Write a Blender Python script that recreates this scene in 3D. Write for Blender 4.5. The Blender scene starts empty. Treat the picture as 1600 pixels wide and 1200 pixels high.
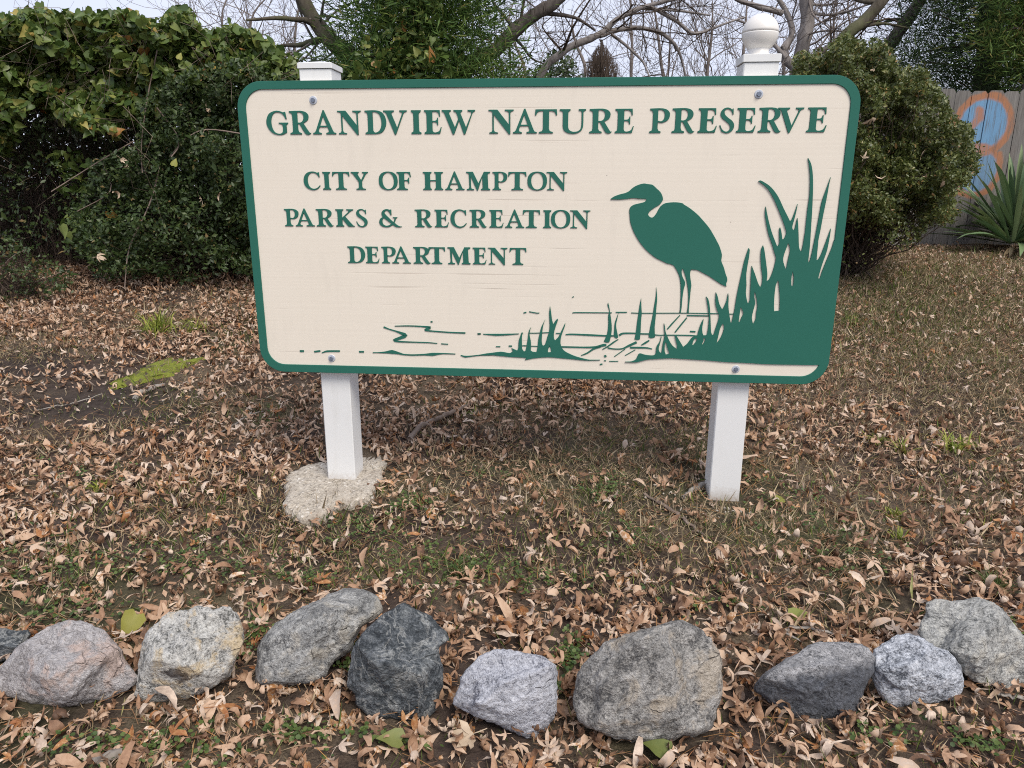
import bpy, math, random
import numpy as np
from mathutils import Matrix, Vector

# ------------------------------------------------------------------ camera, sky, sun, exposure
scene = bpy.context.scene
COL = scene.collection
CAM_Z = 1.36
FPX, PITCH, ROLL = 1129.84, math.radians(15.415), math.radians(0.1037)
cp, sp, cr, sr = math.cos(PITCH), math.sin(PITCH), math.cos(ROLL), math.sin(ROLL)
FWD = np.array([0, cp, -sp]); _u = np.array([0, sp, cp]); _r = np.array([1., 0, 0])
RGT = cr*_r + sr*_u; UPV = -sr*_r + cr*_u
cam_data = bpy.data.cameras.new('camera'); cam = bpy.data.objects.new('camera', cam_data); COL.objects.link(cam)
cam_data.sensor_width = 36.0; cam_data.lens = FPX/1600*36.0
cam_data.clip_start = 0.05; cam_data.clip_end = 400
M = Matrix.Identity(4)
for i in range(3):
    M[i][0], M[i][1], M[i][2] = RGT[i], UPV[i], -FWD[i]
M[2][3] = CAM_Z
cam.matrix_world = M
scene.camera = cam

SUN_EL, SUN_AZ = math.radians(50), math.radians(150)      # azimuth clockwise from +Y: behind the camera, to the right
world = bpy.data.worlds.new('World'); scene.world = world; world.use_nodes = True
wn = world.node_tree; bg = wn.nodes['Background']
sky = wn.nodes.new('ShaderNodeTexSky'); sky.sky_type = 'NISHITA'; sky.sun_disc = False
sky.sun_elevation = SUN_EL; sky.sun_rotation = SUN_AZ; sky.air_density = 1.0; sky.dust_density = 2.0
tc = wn.nodes.new('ShaderNodeTexCoord'); cn = wn.nodes.new('ShaderNodeTexNoise')
cn.inputs['Scale'].default_value = 2.2; cn.inputs['Detail'].default_value = 5
mp = wn.nodes.new('ShaderNodeMapping'); mp.inputs['Scale'].default_value = (1, 1, 2.5)
cr_ = wn.nodes.new('ShaderNodeValToRGB')                     # high thin overcast
cr_.color_ramp.elements[0].position = .3; cr_.color_ramp.elements[0].color = (6.2, 6.6, 8.2, 1)
cr_.color_ramp.elements[1].position = .7; cr_.color_ramp.elements[1].color = (7.2, 7.5, 8.8, 1)
mx = wn.nodes.new('ShaderNodeMix'); mx.data_type = 'RGBA'; mx.inputs[0].default_value = .85
wn.links.new(tc.outputs['Generated'], mp.inputs[0]); wn.links.new(mp.outputs[0], cn.inputs['Vector'])
wn.links.new(cn.outputs[0], cr_.inputs[0])
wn.links.new(sky.outputs[0], mx.inputs[6]); wn.links.new(cr_.outputs[0], mx.inputs[7])
wn.links.new(mx.outputs[2], bg.inputs['Color']); bg.inputs['Strength'].default_value = 0.066

sun_d = bpy.data.lights.new('sun', 'SUN'); sun_d.energy = 1.5; sun_d.angle = math.radians(27); sun_d.color = (1, .93, .83)
sun = bpy.data.objects.new('sun', sun_d); COL.objects.link(sun)
_d = Vector((math.sin(SUN_AZ)*math.cos(SUN_EL), math.cos(SUN_AZ)*math.cos(SUN_EL), math.sin(SUN_EL)))
sun.rotation_euler = _d.to_track_quat('Z', 'Y').to_euler(); sun.location = (4, -4, 8)

vs = scene.view_settings
vs.view_transform = 'Standard'; vs.look = 'None'; vs.gamma = 1; vs.use_curve_mapping = False; vs.exposure = 1.02
scene.cycles.filter_width = 1.05; scene.cycles.use_denoising = False
scene.cycles.max_bounces = 6; scene.cycles.diffuse_bounces = 3; scene.cycles.transparent_max_bounces = 4

rng = np.random.default_rng(7); random.seed(7)

# ------------------------------------------------------------------ helpers
def smooth_noise(x, y, seed=0, octaves=3):
    r = np.random.default_rng(seed); out = 0; a = 1.0; f = 1.0
    for o in range(octaves):
        for k in range(4):
            th = r.uniform(0, 2*np.pi); ph = r.uniform(0, 2*np.pi); g = f*r.uniform(.7, 1.3)
            out = out + a*np.sin((x*np.cos(th) + y*np.sin(th))*g + ph)
        a *= .55; f *= 2.1
    return out/6.0
_TY = np.array([-60, 0, 1.5, 3.1, 4.0, 5.0, 6.5, 8.5, 12, 25, 200.]); _TZ = np.array([-.16, -.13, -.07, 0, .12, .30, .56, .70, .78, .9, 1.0])
_gy = np.linspace(-60, 200, 26001); _gz = np.interp(_gy, _TY, _TZ); _k = np.hanning(61); _k /= _k.sum(); _gz = np.convolve(np.pad(_gz, 30, 'edge'), _k, 'valid')
def terrain(x, y):
    x = np.asarray(x, float); y = np.asarray(y, float)
    return np.interp(y, _gy, _gz) + .018*smooth_noise(x*1.7, y*1.7, 3)*np.clip(1-abs(y)/40, 0, 1)
def ray(px, py):
    return FWD + ((px-800)/FPX)*RGT + ((600-py)/FPX)*UPV
def at(px, py, Y):                     # point on the sight line through a spot of the photograph, at distance Y ahead
    d = ray(px, py); t = Y/d[1]; return np.array([d[0]*t, Y, CAM_Z + d[2]*t])
def ground_at(px, py):
    d = ray(px, py); ys = np.linspace(.6, 30, 6000); t = ys/d[1]
    g = CAM_Z + d[2]*t - terrain(d[0]*t, ys)
    i = int(np.argmax(g < 0)) if (g < 0).any() else len(ys)-1
    return np.array([d[0]*t[i], ys[i], terrain(d[0]*t[i], ys[i])])
def project(P):
    Q = np.asarray(P, float) - np.array([0, 0, CAM_Z]); w = Q@FWD
    return 800 + FPX*(Q@RGT)/w, 600 - FPX*(Q@UPV)/w, w
def in_poly(px, py, poly):
    inside = np.zeros(len(px), bool); n = len(poly)
    for i in range(n):
        x1, y1 = poly[i]; x2, y2 = poly[(i+1) % n]
        c = ((y1 > py) != (y2 > py)); inside ^= c & (px < (x2-x1)*(py-y1)/((y2-y1) + 1e-12) + x1)
    return inside

def link(o, parent=None):
    COL.objects.link(o)
    if parent is not None: o.parent = parent
    return o
def tag(o, label=None, cat=None, group=None, kind=None):
    if label: o['label'] = label
    if cat: o['category'] = cat
    if group: o['group'] = group
    if kind: o['kind'] = kind
    return o
def thing(name, label, cat, loc=(0, 0, 0), rz=0, group=None):
    o = bpy.data.objects.new(name, None); o.empty_display_size = .1; o.location = loc; o.rotation_euler = (0, 0, rz)
    link(o); return tag(o, label, cat, group)
def np_mesh(name, V, F, mat=None, tint=None, smooth=False):
    V = np.ascontiguousarray(V, np.float32); F = np.ascontiguousarray(F, np.int32); n, k = F.shape
    me = bpy.data.meshes.new(name); me.vertices.add(len(V)); me.vertices.foreach_set('co', V.ravel())
    me.loops.add(n*k); me.loops.foreach_set('vertex_index', F.ravel())
    me.polygons.add(n); me.polygons.foreach_set('loop_start', np.arange(0, n*k, k, dtype=np.int32))
    if smooth: me.polygons.foreach_set('use_smooth', np.ones(n, bool))
    if tint is not None:
        a = me.attributes.new('tint', 'FLOAT', 'POINT'); a.data.foreach_set('value', np.ascontiguousarray(tint, np.float32))
    me.update(calc_edges=True)
    if mat: me.materials.append(mat)
    return me
def add(name, me, parent=None, loc=None):
    o = bpy.data.objects.new(name, me); link(o, parent)
    if loc is not None: o.location = loc
    return o
def py_mesh(name, V, F, mat=None, smooth=False):
    me = bpy.data.meshes.new(name); me.from_pydata([tuple(map(float, v)) for v in V], [], F)
    if smooth: me.polygons.foreach_set('use_smooth', np.ones(len(me.polygons), bool))
    me.update()
    if mat: me.materials.append(mat)
    return me
def rot_mats(normal, spin):            # frames whose Z is normal and whose X is spun about it
    z = normal/np.linalg.norm(normal, axis=1, keepdims=True)
    h = np.where(abs(z[:, 2:]) > .9, np.array([[1., 0, 0]]), np.array([[0, 0, 1.]]))
    x = np.cross(h, z); x /= np.linalg.norm(x, axis=1, keepdims=True); y = np.cross(z, x)
    c, s = np.cos(spin)[:, None], np.sin(spin)[:, None]
    return np.stack([c*x + s*y, -s*x + c*y, z], 2)
def scatter(tv, tf, pos, R, size):     # copies of a small template, joined
    n, k = len(pos), len(tv)
    V = np.einsum('nij,kj->nki', R, tv)*np.reshape(size, (n, 1, -1)) + pos[:, None, :]
    F = (tf[None] + (np.arange(n)*k)[:, None, None]).reshape(-1, tf.shape[1])
    return V.reshape(-1, 3), F
def join(parts):
    Vs, Fs, o = [], [], 0
    for V, F in parts: Vs.append(V); Fs.append(F+o); o += len(V)
    return np.concatenate(Vs), np.concatenate(Fs)
def tubes(lines, sides=5):             # lines: list of (points, radii); every one a tapered tube of quads
    VV, FF, o = [], [], 0
    for P, r in lines:
        P = np.asarray(P, float); r = np.asarray(r, float); n = len(P)
        s = sides if r.max() > .012 else 3
        T = np.gradient(P, axis=0); T /= np.linalg.norm(T, axis=1, keepdims=True) + 1e-9
        h = np.array([0.3, .2, .93]) if abs(T[0, 2]) < .9 else np.array([1., .1, 0])
        X = np.cross(T, h); X /= np.linalg.norm(X, axis=1, keepdims=True) + 1e-9; Yv = np.cross(T, X)
        a = np.arange(s)*2*np.pi/s
        V = P[:, None] + r[:, None, None]*(np.cos(a)[None, :, None]*X[:, None] + np.sin(a)[None, :, None]*Yv[:, None])
        VV.append(V.reshape(-1, 3))
        i = np.arange(n-1)[:, None]*s; j = np.arange(s)[None]; jn = (j+1) % s
        FF.append(np.stack([i+j, i+jn, i+s+jn, i+s+j], -1).reshape(-1, 4) + o); o += n*s
    return np.concatenate(VV), np.concatenate(FF)

# ------------------------------------------------------------------ materials
def mat(name):
    m = bpy.data.materials.new(name); m.use_nodes = True
    nt = m.node_tree; return m, nt, nt.nodes['Principled BSDF'], nt.nodes['Material Output']
def node(nt, typ, ins=None, **props):
    n = nt.nodes.new('ShaderNode'+typ)
    for k, v in props.items(): setattr(n, k, v)
    for k, v in (ins or {}).items():
        if hasattr(v, 'is_linked') or isinstance(v, bpy.types.NodeSocket): nt.links.new(v, n.inputs[k])
        else: n.inputs[k].default_value = v
    return n
def ramp(nt, fac, stops, interp='LINEAR'):
    n = nt.nodes.new('ShaderNodeValToRGB'); e = n.color_ramp.elements; n.color_ramp.interpolation = interp
    while len(e) < len(stops): e.new(.5)
    for el, (p, c) in zip(e, stops): el.position = p; el.color = (*c, 1) if len(c) == 3 else c
    nt.links.new(fac, n.inputs[0]); return n.outputs[0]
def mixc(nt, fac, a, b, mode='MIX'):
    n = nt.nodes.new('ShaderNodeMix'); n.data_type = 'RGBA'; n.blend_type = mode
    for s, v in ((0, fac), (6, a), (7, b)):
        if isinstance(v, bpy.types.NodeSocket): nt.links.new(v, n.inputs[s])
        elif s == 0: n.inputs[0].default_value = v
        else: n.inputs[s].default_value = (*v, 1)
    return n.outputs[2]
def math_(nt, op, a, b=None, c=None, clamp=False):
    n = nt.nodes.new('ShaderNodeMath'); n.operation = op; n.use_clamp = clamp
    for i, v in enumerate((a, b, c)):
        if v is None: continue
        if isinstance(v, bpy.types.NodeSocket): nt.links.new(v, n.inputs[i])
        else: n.inputs[i].default_value = v
    return n.outputs[0]
def noise(nt, vec, scale, detail=4, rough=.55, dist=0):
    n = node(nt, 'TexNoise', {'Scale': scale, 'Detail': detail, 'Roughness': rough, 'Distortion': dist})
    if vec is not None: nt.links.new(vec, n.inputs['Vector'])
    return n.outputs[0]
def mapping(nt, vec, scale=(1, 1, 1), rot=(0, 0, 0), loc=(0, 0, 0)):
    n = node(nt, 'Mapping', {'Scale': scale, 'Rotation': rot, 'Location': loc}); nt.links.new(vec, n.inputs[0]); return n.outputs[0]
def bump(nt, h, strength, dist, bsdf):
    n = node(nt, 'Bump', {'Strength': strength, 'Distance': dist}); nt.links.new(h, n.inputs['Height']); nt.links.new(n.outputs[0], bsdf.inputs['Normal'])
def objco(nt): return node(nt, 'TexCoord').outputs['Object']
def geopos(nt): return node(nt, 'NewGeometry').outputs['Position']

def leaf_mat(name, stops, rough=.45, trans=.25, spec=.4, src='tint', patch=.25):
    m, nt, b, out = mat(name)
    if src == 'tint': f = node(nt, 'Attribute', attribute_name='tint').outputs['Fac']
    elif src == 'obj': f = node(nt, 'SeparateColor', {0: node(nt, 'ObjectInfo').outputs['Color']}).outputs[0]
    else: f = node(nt, 'ObjectInfo').outputs['Random']
    v = geopos(nt); f2 = math_(nt, 'MULTIPLY_ADD', noise(nt, v, 75, 5, .7), patch, f); f2 = math_(nt, 'SUBTRACT', f2, patch*.5, clamp=True)
    c = ramp(nt, f2, stops)
    nt.links.new(c, b.inputs['Base Color']); b.inputs['Roughness'].default_value = rough; b.inputs['Specular IOR Level'].default_value = spec
    t = node(nt, 'BsdfTranslucent'); nt.links.new(c, t.inputs[0])
    ms = node(nt, 'MixShader', {0: trans}); nt.links.new(b.outputs[0], ms.inputs[1]); nt.links.new(t.outputs[0], ms.inputs[2]); nt.links.new(ms.outputs[0], out.inputs[0])
    return m
def bark_mat(name, c1, c2, c3=None, scale=14):
    m, nt, b, out = mat(name); v = geopos(nt)
    n1 = noise(nt, mapping(nt, v, (1, 1, .35)), scale, 5, .6); c = ramp(nt, n1, [(.3, c1), (.7, c2)])
    if c3: c = mixc(nt, ramp(nt, noise(nt, v, 3.2, 4), [(.48, (0, 0, 0)), (.6, (1, 1, 1))]), c, c3)
    nt.links.new(c, b.inputs['Base Color']); b.inputs['Roughness'].default_value = .9; b.inputs['Specular IOR Level'].default_value = .2
    bump(nt, n1, .8, .02, b); return m
LIT = [(0, (0.101, 0.058, 0.036)), (.12, (0.213, 0.117, 0.068)), (.28, (0.358, 0.211, 0.127)), (.46, (0.493, 0.327, 0.215)), (.60, (0.594, 0.427, 0.299)), (.70, (0.448, 0.350, 0.277)), (.84, (0.717, 0.577, 0.452)), (.92, (0.426, 0.222, 0.090)), (1, (0.314, 0.128, 0.051))]
M_LITTER = leaf_mat('dry_leaf_litter', LIT, .6, .12, .3, 'tint', .5)
M_LEAF1 = leaf_mat('dry_leaf', LIT, .6, .12, .3, 'obj', .5)
M_YLEAF = leaf_mat('yellow_green_leaf', [(0, (0.225, 0.256, 0.054)), (1, (0.315, 0.304, 0.063))], .5, .3, .4, 'rand', .8)
M_GLEAF = leaf_mat('fading_green_leaf', [(0, (.12, .18, .05)), (1, (.25, .25, .07))], .5, .3, .4, 'rand', .8)
M_VINE = leaf_mat('vine_leaf', [(0, (0.045, 0.081, 0.018)), (.3, (0.091, 0.146, 0.032)), (.62, (0.161, 0.209, 0.050)), (.82, (0.266, 0.270, 0.072)), (.93, (0.392, 0.311, 0.084)), (1, (0.364, 0.162, 0.048))], .42, .28, .42)
M_SHRUB = leaf_mat('dark_shrub_leaf', [(0, (0.022, 0.041, 0.013)), (.6, (0.050, 0.081, 0.023)), (.93, (0.090, 0.120, 0.035)), (1, (0.200, 0.134, 0.054))], .42, .18, .38)
M_BOX = leaf_mat('glossy_shrub_leaf', [(0, (0.046, 0.063, 0.017)), (.45, (0.094, 0.120, 0.030)), (.8, (0.163, 0.181, 0.050)), (.93, (0.260, 0.232, 0.078)), (1, (0.338, 0.195, 0.072))], .38, .22, .4)
M_CEDAR = leaf_mat('cedar_spray', [(0, (0.030, 0.069, 0.017)), (.5, (0.081, 0.149, 0.031)), (.85, (0.161, 0.236, 0.050)), (1, (0.253, 0.218, 0.066))], .6, .25, .3)
M_CEDAR2 = leaf_mat('dark_cedar_spray', [(0, (0.019, 0.041, 0.014)), (.6, (0.043, 0.078, 0.023)), (.92, (0.084, 0.120, 0.032)), (1, (0.120, 0.132, 0.040))], .6, .2, .3)
M_GRASSG = leaf_mat('green_grass_blade', [(0, (0.070, 0.112, 0.026)), (.6, (0.168, 0.225, 0.046)), (1, (0.336, 0.350, 0.078))], .5, .3, .4)
M_GRASSD = leaf_mat('dry_grass_blade', [(0, (0.173, 0.127, 0.070)), (.35, (0.367, 0.281, 0.170)), (.75, (0.594, 0.482, 0.320)), (.88, (0.454, 0.382, 0.200)), (1, (0.238, 0.265, 0.090))], .7, .2, .2)
M_TUFT = leaf_mat('bright_grass_blade', [(0, (.12, .17, .03)), (.5, (.26, .31, .05)), (1, (.42, .42, .09))], .5, .3, .3)
M_WEED = leaf_mat('small_weed_leaf', [(0, (.045, .085, .022)), (1, (.13, .18, .045))], .5, .25, .4)
M_NEEDLE = leaf_mat('pine_needle', [(0, (.17, .08, .035)), (.6, (.30, .17, .085)), (1, (.40, .20, .06))], .6, .1, .3)
M_YUCCA = leaf_mat('yucca_leaf', [(0, (0.078, 0.138, 0.062)), (.6, (0.156, 0.234, 0.106)), (1, (0.286, 0.336, 0.138))], .4, .12, .5, 'rand')
M_YDRY = leaf_mat('dead_yucca_leaf', [(0, (.22, .15, .08)), (1, (.34, .26, .15))], .7, .1, .3, 'rand')
M_BARKG = bark_mat('grey_bark', (0.149, 0.132, 0.121), (0.310, 0.282, 0.265))
M_BARKD = bark_mat('dark_bark', (0.046, 0.039, 0.035), (0.130, 0.111, 0.098))
M_BARKM = bark_mat('mossy_bark', (.06, .05, .035), (.15, .13, .10), (.10, .10, .055))
M_TWIG = bark_mat('twig_bark', (0.132, 0.108, 0.096), (0.264, 0.228, 0.204))
M_TWIGD = bark_mat('dark_twig', (.05, .036, .028), (.12, .09, .068))
M_GLOOM = bark_mat('dead_stem_bark', (0.056, 0.041, 0.031), (0.161, 0.116, 0.087))
M_STICK = bark_mat('fallen_wood', (.13, .095, .075), (.30, .235, .19))
M_PALEW = bark_mat('weathered_wood', (.20, .175, .15), (.38, .345, .30))
# sign artwork in millimetres on the face of the board: x from its left edge, y down from its top edge (negative)
HERON=[(1517.3,-453.0),(1532.2,-443.0),(1553.9,-435.3),(1575.7,-429.7),(1589.0,-423.0),(1605.2,-408.8),(1621.7,-399.9),(1644.9,-393.3),(1663.5,-395.6),(1678.7,-397.5),(1687.4,-403.1),(1699.7,-413.9),(1712.1,-425.0),(1720.5,-438.2),(1724.8,-454.0),(1719.4,-466.6),(1709.9,-476.6),(1690.3,-489.0),(1675.6,-500.7),(1668.8,-513.1),(1675.0,-521.4),(1685.4,-525.4),(1692.7,-521.3),(1701.5,-509.9),(1710.0,-492.2),(1718.5,-479.9),(1731.4,-470.5),(1753.1,-466.1),(1779.9,-465.4),(1801.9,-468.6),(1809.0,-474.2),(1831.6,-487.3),(1863.4,-511.4),(1888.6,-536.3),(1914.2,-564.6),(1936.9,-598.0),(1958.1,-633.4),(1966.2,-652.0),(1972.1,-670.7),(1971.6,-691.2),(1973.8,-700.5),(1984.4,-723.0),(1993.1,-747.8),(1999.9,-763.6),(2001.5,-775.0),(1998.3,-786.4),(2000.4,-799.0),(1980.8,-791.3),(1957.2,-776.7),(1929.0,-758.8),(1901.0,-744.4),(1877.8,-733.3),(1852.9,-731.3),(1850.8,-749.5),(1854.5,-772.3),(1859.0,-795.2),(1857.9,-813.6),(1856.8,-841.4),(1856.2,-867.0),(1855.6,-892.6),(1856.1,-910.2),(1848.3,-910.3),(1850.2,-890.4),(1850.5,-860.1),(1849.0,-832.2),(1843.9,-800.0),(1836.2,-768.0),(1826.7,-743.0),(1820.1,-728.3),(1816.9,-731.7),(1817.6,-749.9),(1823.6,-765.9),(1831.3,-779.5),(1833.3,-793.3),(1829.8,-809.4),(1827.4,-832.6),(1826.1,-858.1),(1825.7,-888.4),(1823.6,-909.6),(1818.3,-909.7),(1819.7,-890.9),(1819.2,-865.2),(1817.9,-825.8),(1815.0,-791.2),(1809.5,-763.7),(1800.7,-743.3),(1784.6,-718.4),(1772.9,-711.8),(1752.3,-707.4),(1750.0,-705.6),(1732.3,-697.2),(1711.1,-687.1),(1682.5,-666.7),(1657.2,-642.9),(1635.3,-615.7),(1618.6,-588.6),(1607.2,-564.9),(1599.3,-541.3),(1595.9,-517.8),(1594.0,-497.7),(1596.9,-486.0),(1610.0,-476.0),(1631.8,-470.2),(1651.8,-464.8),(1658.9,-458.2),(1658.0,-452.6),(1630.9,-452.0),(1607.1,-450.1),(1583.5,-452.8),(1553.1,-455.9),(1529.3,-455.6),(1519.0,-455.4)]
REEDS=[[(1604.0,-1123.8),(1631.3,-1121.6),(1649.0,-1111.7),(1658.5,-1089.6),(1667.4,-1086.3),(1681.2,-1090.6),(1705.5,-1093.9),(1723.5,-1092.8),(1730.5,-1083.3),(1731.1,-1067.7),(1733.3,-1052.1),(1744.2,-1033.3),(1748.4,-1011.6),(1750.6,-1013.1),(1746.1,-1039.5),(1741.3,-1061.3),(1745.1,-1076.7),(1753.1,-1084.4),(1754.8,-1073.4),(1758.0,-1039.2),(1762.6,-1014.4),(1759.6,-977.6),(1757.7,-954.8),(1762.0,-968.4),(1765.6,-989.8),(1772.5,-1006.5),(1786.0,-1032.5),(1799.0,-1050.7),(1816.1,-1062.8),(1818.2,-1064.3),(1816.3,-1047.3),(1808.0,-1019.7),(1805.7,-1005.9),(1807.8,-1005.8),(1815.0,-1011.8),(1829.8,-1034.6),(1843.0,-1054.4),(1858.4,-1040.2),(1873.2,-1016.8),(1881.7,-1010.5),(1897.5,-1004.0),(1902.9,-974.9),(1910.0,-950.5),(1917.6,-933.7),(1917.1,-947.3),(1915.0,-971.6),(1917.7,-992.9),(1922.6,-1003.6),(1935.8,-1002.4),(1939.4,-971.2),(1939.9,-937.8),(1938.8,-922.7),(1931.6,-883.7),(1922.1,-840.6),(1930.7,-850.9),(1938.4,-877.6),(1944.7,-922.6),(1948.8,-958.8),(1952.5,-989.2),(1957.7,-1000.7),(1963.6,-1000.6),(1967.9,-979.8),(1976.9,-943.2),(1979.5,-919.0),(1970.6,-898.1),(1960.8,-865.3),(1959.6,-822.2),(1967.5,-838.4),(1977.3,-871.0),(1990.6,-893.3),(1996.9,-881.2),(2005.1,-855.7),(2009.1,-826.0),(2012.0,-840.7),(2014.0,-876.4),(2019.5,-909.3),(2023.9,-927.3),(2028.2,-945.3),(2032.8,-948.2),(2036.5,-921.0),(2040.1,-893.9),(2044.9,-830.7),(2054.6,-755.5),(2063.4,-690.9),(2075.0,-642.9),(2079.7,-649.2),(2079.6,-677.9),(2076.4,-713.2),(2074.9,-752.0),(2079.2,-790.9),(2079.5,-823.6),(2087.1,-856.4),(2092.9,-867.9),(2098.0,-853.0),(2097.0,-823.4),(2095.8,-790.7),(2094.0,-751.7),(2093.8,-713.0),(2099.6,-725.8),(2111.4,-751.5),(2123.5,-780.6),(2134.8,-799.9),(2140.0,-786.8),(2139.8,-757.6),(2132.8,-725.4),(2125.3,-677.5),(2125.5,-645.6),(2130.5,-631.3),(2136.8,-648.7),(2144.4,-680.5),(2152.7,-718.8),(2157.9,-747.7),(2157.8,-773.6),(2166.8,-768.6),(2176.9,-741.0),(2183.2,-708.8),(2185.2,-680.0),(2176.8,-657.9),(2166.3,-629.4),(2152.5,-599.6),(2144.1,-576.2),(2132.6,-535.7),(2126.6,-504.7),(2127.4,-480.0),(2133.1,-501.6),(2143.4,-535.6),(2158.1,-576.1),(2173.8,-610.5),(2185.5,-634.0),(2190.1,-634.0),(2193.4,-619.7),(2189.8,-588.3),(2188.3,-566.5),(2190.1,-560.2),(2195.1,-572.7),(2200.0,-591.4),(2203.1,-607.1),(2209.2,-605.5),(2215.8,-588.2),(2215.5,-575.6),(2201.3,-541.5),(2181.9,-501.3),(2159.3,-458.4),(2135.9,-421.9),(2114.0,-400.6),(2090.4,-384.0),(2098.4,-381.0),(2129.0,-397.6),(2152.4,-418.8),(2173.5,-446.1),(2195.8,-485.9),(2218.0,-522.8),(2225.4,-535.7),(2231.2,-532.0),(2238.3,-510.3),(2248.6,-470.3),(2246.2,-498.0),(2241.7,-528.8),(2236.8,-556.8),(2239.5,-567.7),(2244.5,-571.7),(2248.3,-562.9),(2250.7,-541.2),(2253.5,-524.1),(2258.1,-547.3),(2264.1,-587.8),(2269.9,-631.7),(2273.7,-644.3),(2281.3,-656.9),(2285.2,-634.7),(2287.4,-597.0),(2288.5,-578.2),(2288.5,-491.6),(2290.2,-436.6),(2283.3,-358.2),(2270.1,-297.2),(2283.6,-319.5),(2293.9,-358.2),(2300.6,-412.4),(2305.5,-479.3),(2309.2,-556.3),(2312.7,-631.3),(2312.7,-659.7),(2313.0,-691.4),(2316.4,-700.3),(2320.1,-685.0),(2324.4,-653.3),(2327.2,-621.8),(2329.9,-590.4),(2335.0,-525.2),(2340.0,-460.8),(2352.4,-409.2),(2362.9,-368.7),(2359.8,-394.2),(2356.6,-445.5),(2350.4,-512.8),(2346.3,-571.6),(2342.8,-609.1),(2343.6,-631.0),(2343.7,-659.4),(2344.6,-687.9),(2351.1,-684.7),(2359.9,-665.6),(2369.5,-627.7),(2370.7,-624.5),(2379.1,-590.0),(2385.9,-563.6),(2385.3,-590.0),(2383.0,-624.4),(2380.1,-652.7),(2367.6,-706.8),(2360.1,-751.7),(2359.6,-761.3),(2365.8,-761.2),(2370.8,-735.5),(2384.0,-687.5),(2399.5,-633.7),(2403.4,-608.6),(2403.1,-611.7),(2415.1,-608.5),(2424.1,-888.2),(2418.6,-1023.9),(2413.7,-1106.1),(2400.9,-1118.5),(2294.3,-1120.3),(2194.0,-1120.7),(2089.2,-1116.7),(2031.3,-1115.8),(1969.3,-1111.9),(1932.7,-1109.6),(1864.2,-1106.8),(1816.2,-1104.8),(1786.2,-1104.5),(1726.3,-1109.0),(1696.4,-1112.2),(1666.7,-1120.8),(1649.6,-1125.3),(1604.1,-1125.7)],[(2226.3,-621.0),(2223.3,-638.4),(2216.5,-663.8),(2214.3,-689.3),(2223.1,-714.8),(2229.1,-727.5),(2231.9,-708.3),(2234.0,-682.7),(2238.0,-654.1),(2233.6,-632.0)],[(2201.7,-769.8),(2195.7,-789.3),(2194.1,-822.0),(2195.3,-861.3),(2198.7,-897.6),(2209.1,-895.8),(2220.3,-895.6),(2217.9,-854.4),(2212.5,-815.2),(2205.8,-779.5)],[(2256.2,-732.0),(2254.0,-756.2),(2256.6,-788.5),(2261.1,-794.9),(2264.2,-788.4),(2262.8,-756.1)],[(2114.0,-816.6),(2114.1,-836.3),(2120.0,-865.8),(2114.9,-899.0),(2112.4,-925.7),(2119.6,-952.3),(2128.8,-928.7),(2128.3,-905.4),(2130.7,-878.9),(2124.6,-846.0),(2119.9,-829.6)],[(2063.5,-881.6),(2062.4,-906.6),(2060.5,-941.7),(2065.6,-944.9),(2070.5,-926.4),(2077.0,-908.0),(2069.1,-889.8)],[(1996.6,-951.3),(1988.0,-973.3),(1983.0,-1003.9),(1978.1,-1036.2),(1991.3,-1016.0),(2002.1,-985.2),(2003.4,-963.9)],[(1921.9,-1015.8),(1930.8,-1015.6),(1930.1,-1026.4),(1922.4,-1042.6),(1918.7,-1040.5),(1924.1,-1025.0)],[(1889.4,-1015.6),(1896.4,-1017.9),(1895.5,-1027.1),(1882.6,-1046.5),(1879.4,-1042.9),(1883.3,-1025.8)],[(1765.9,-1036.0),(1771.4,-1038.9),(1778.8,-1063.6),(1787.6,-1085.2),(1772.8,-1088.6),(1766.8,-1073.2)]]
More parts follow.
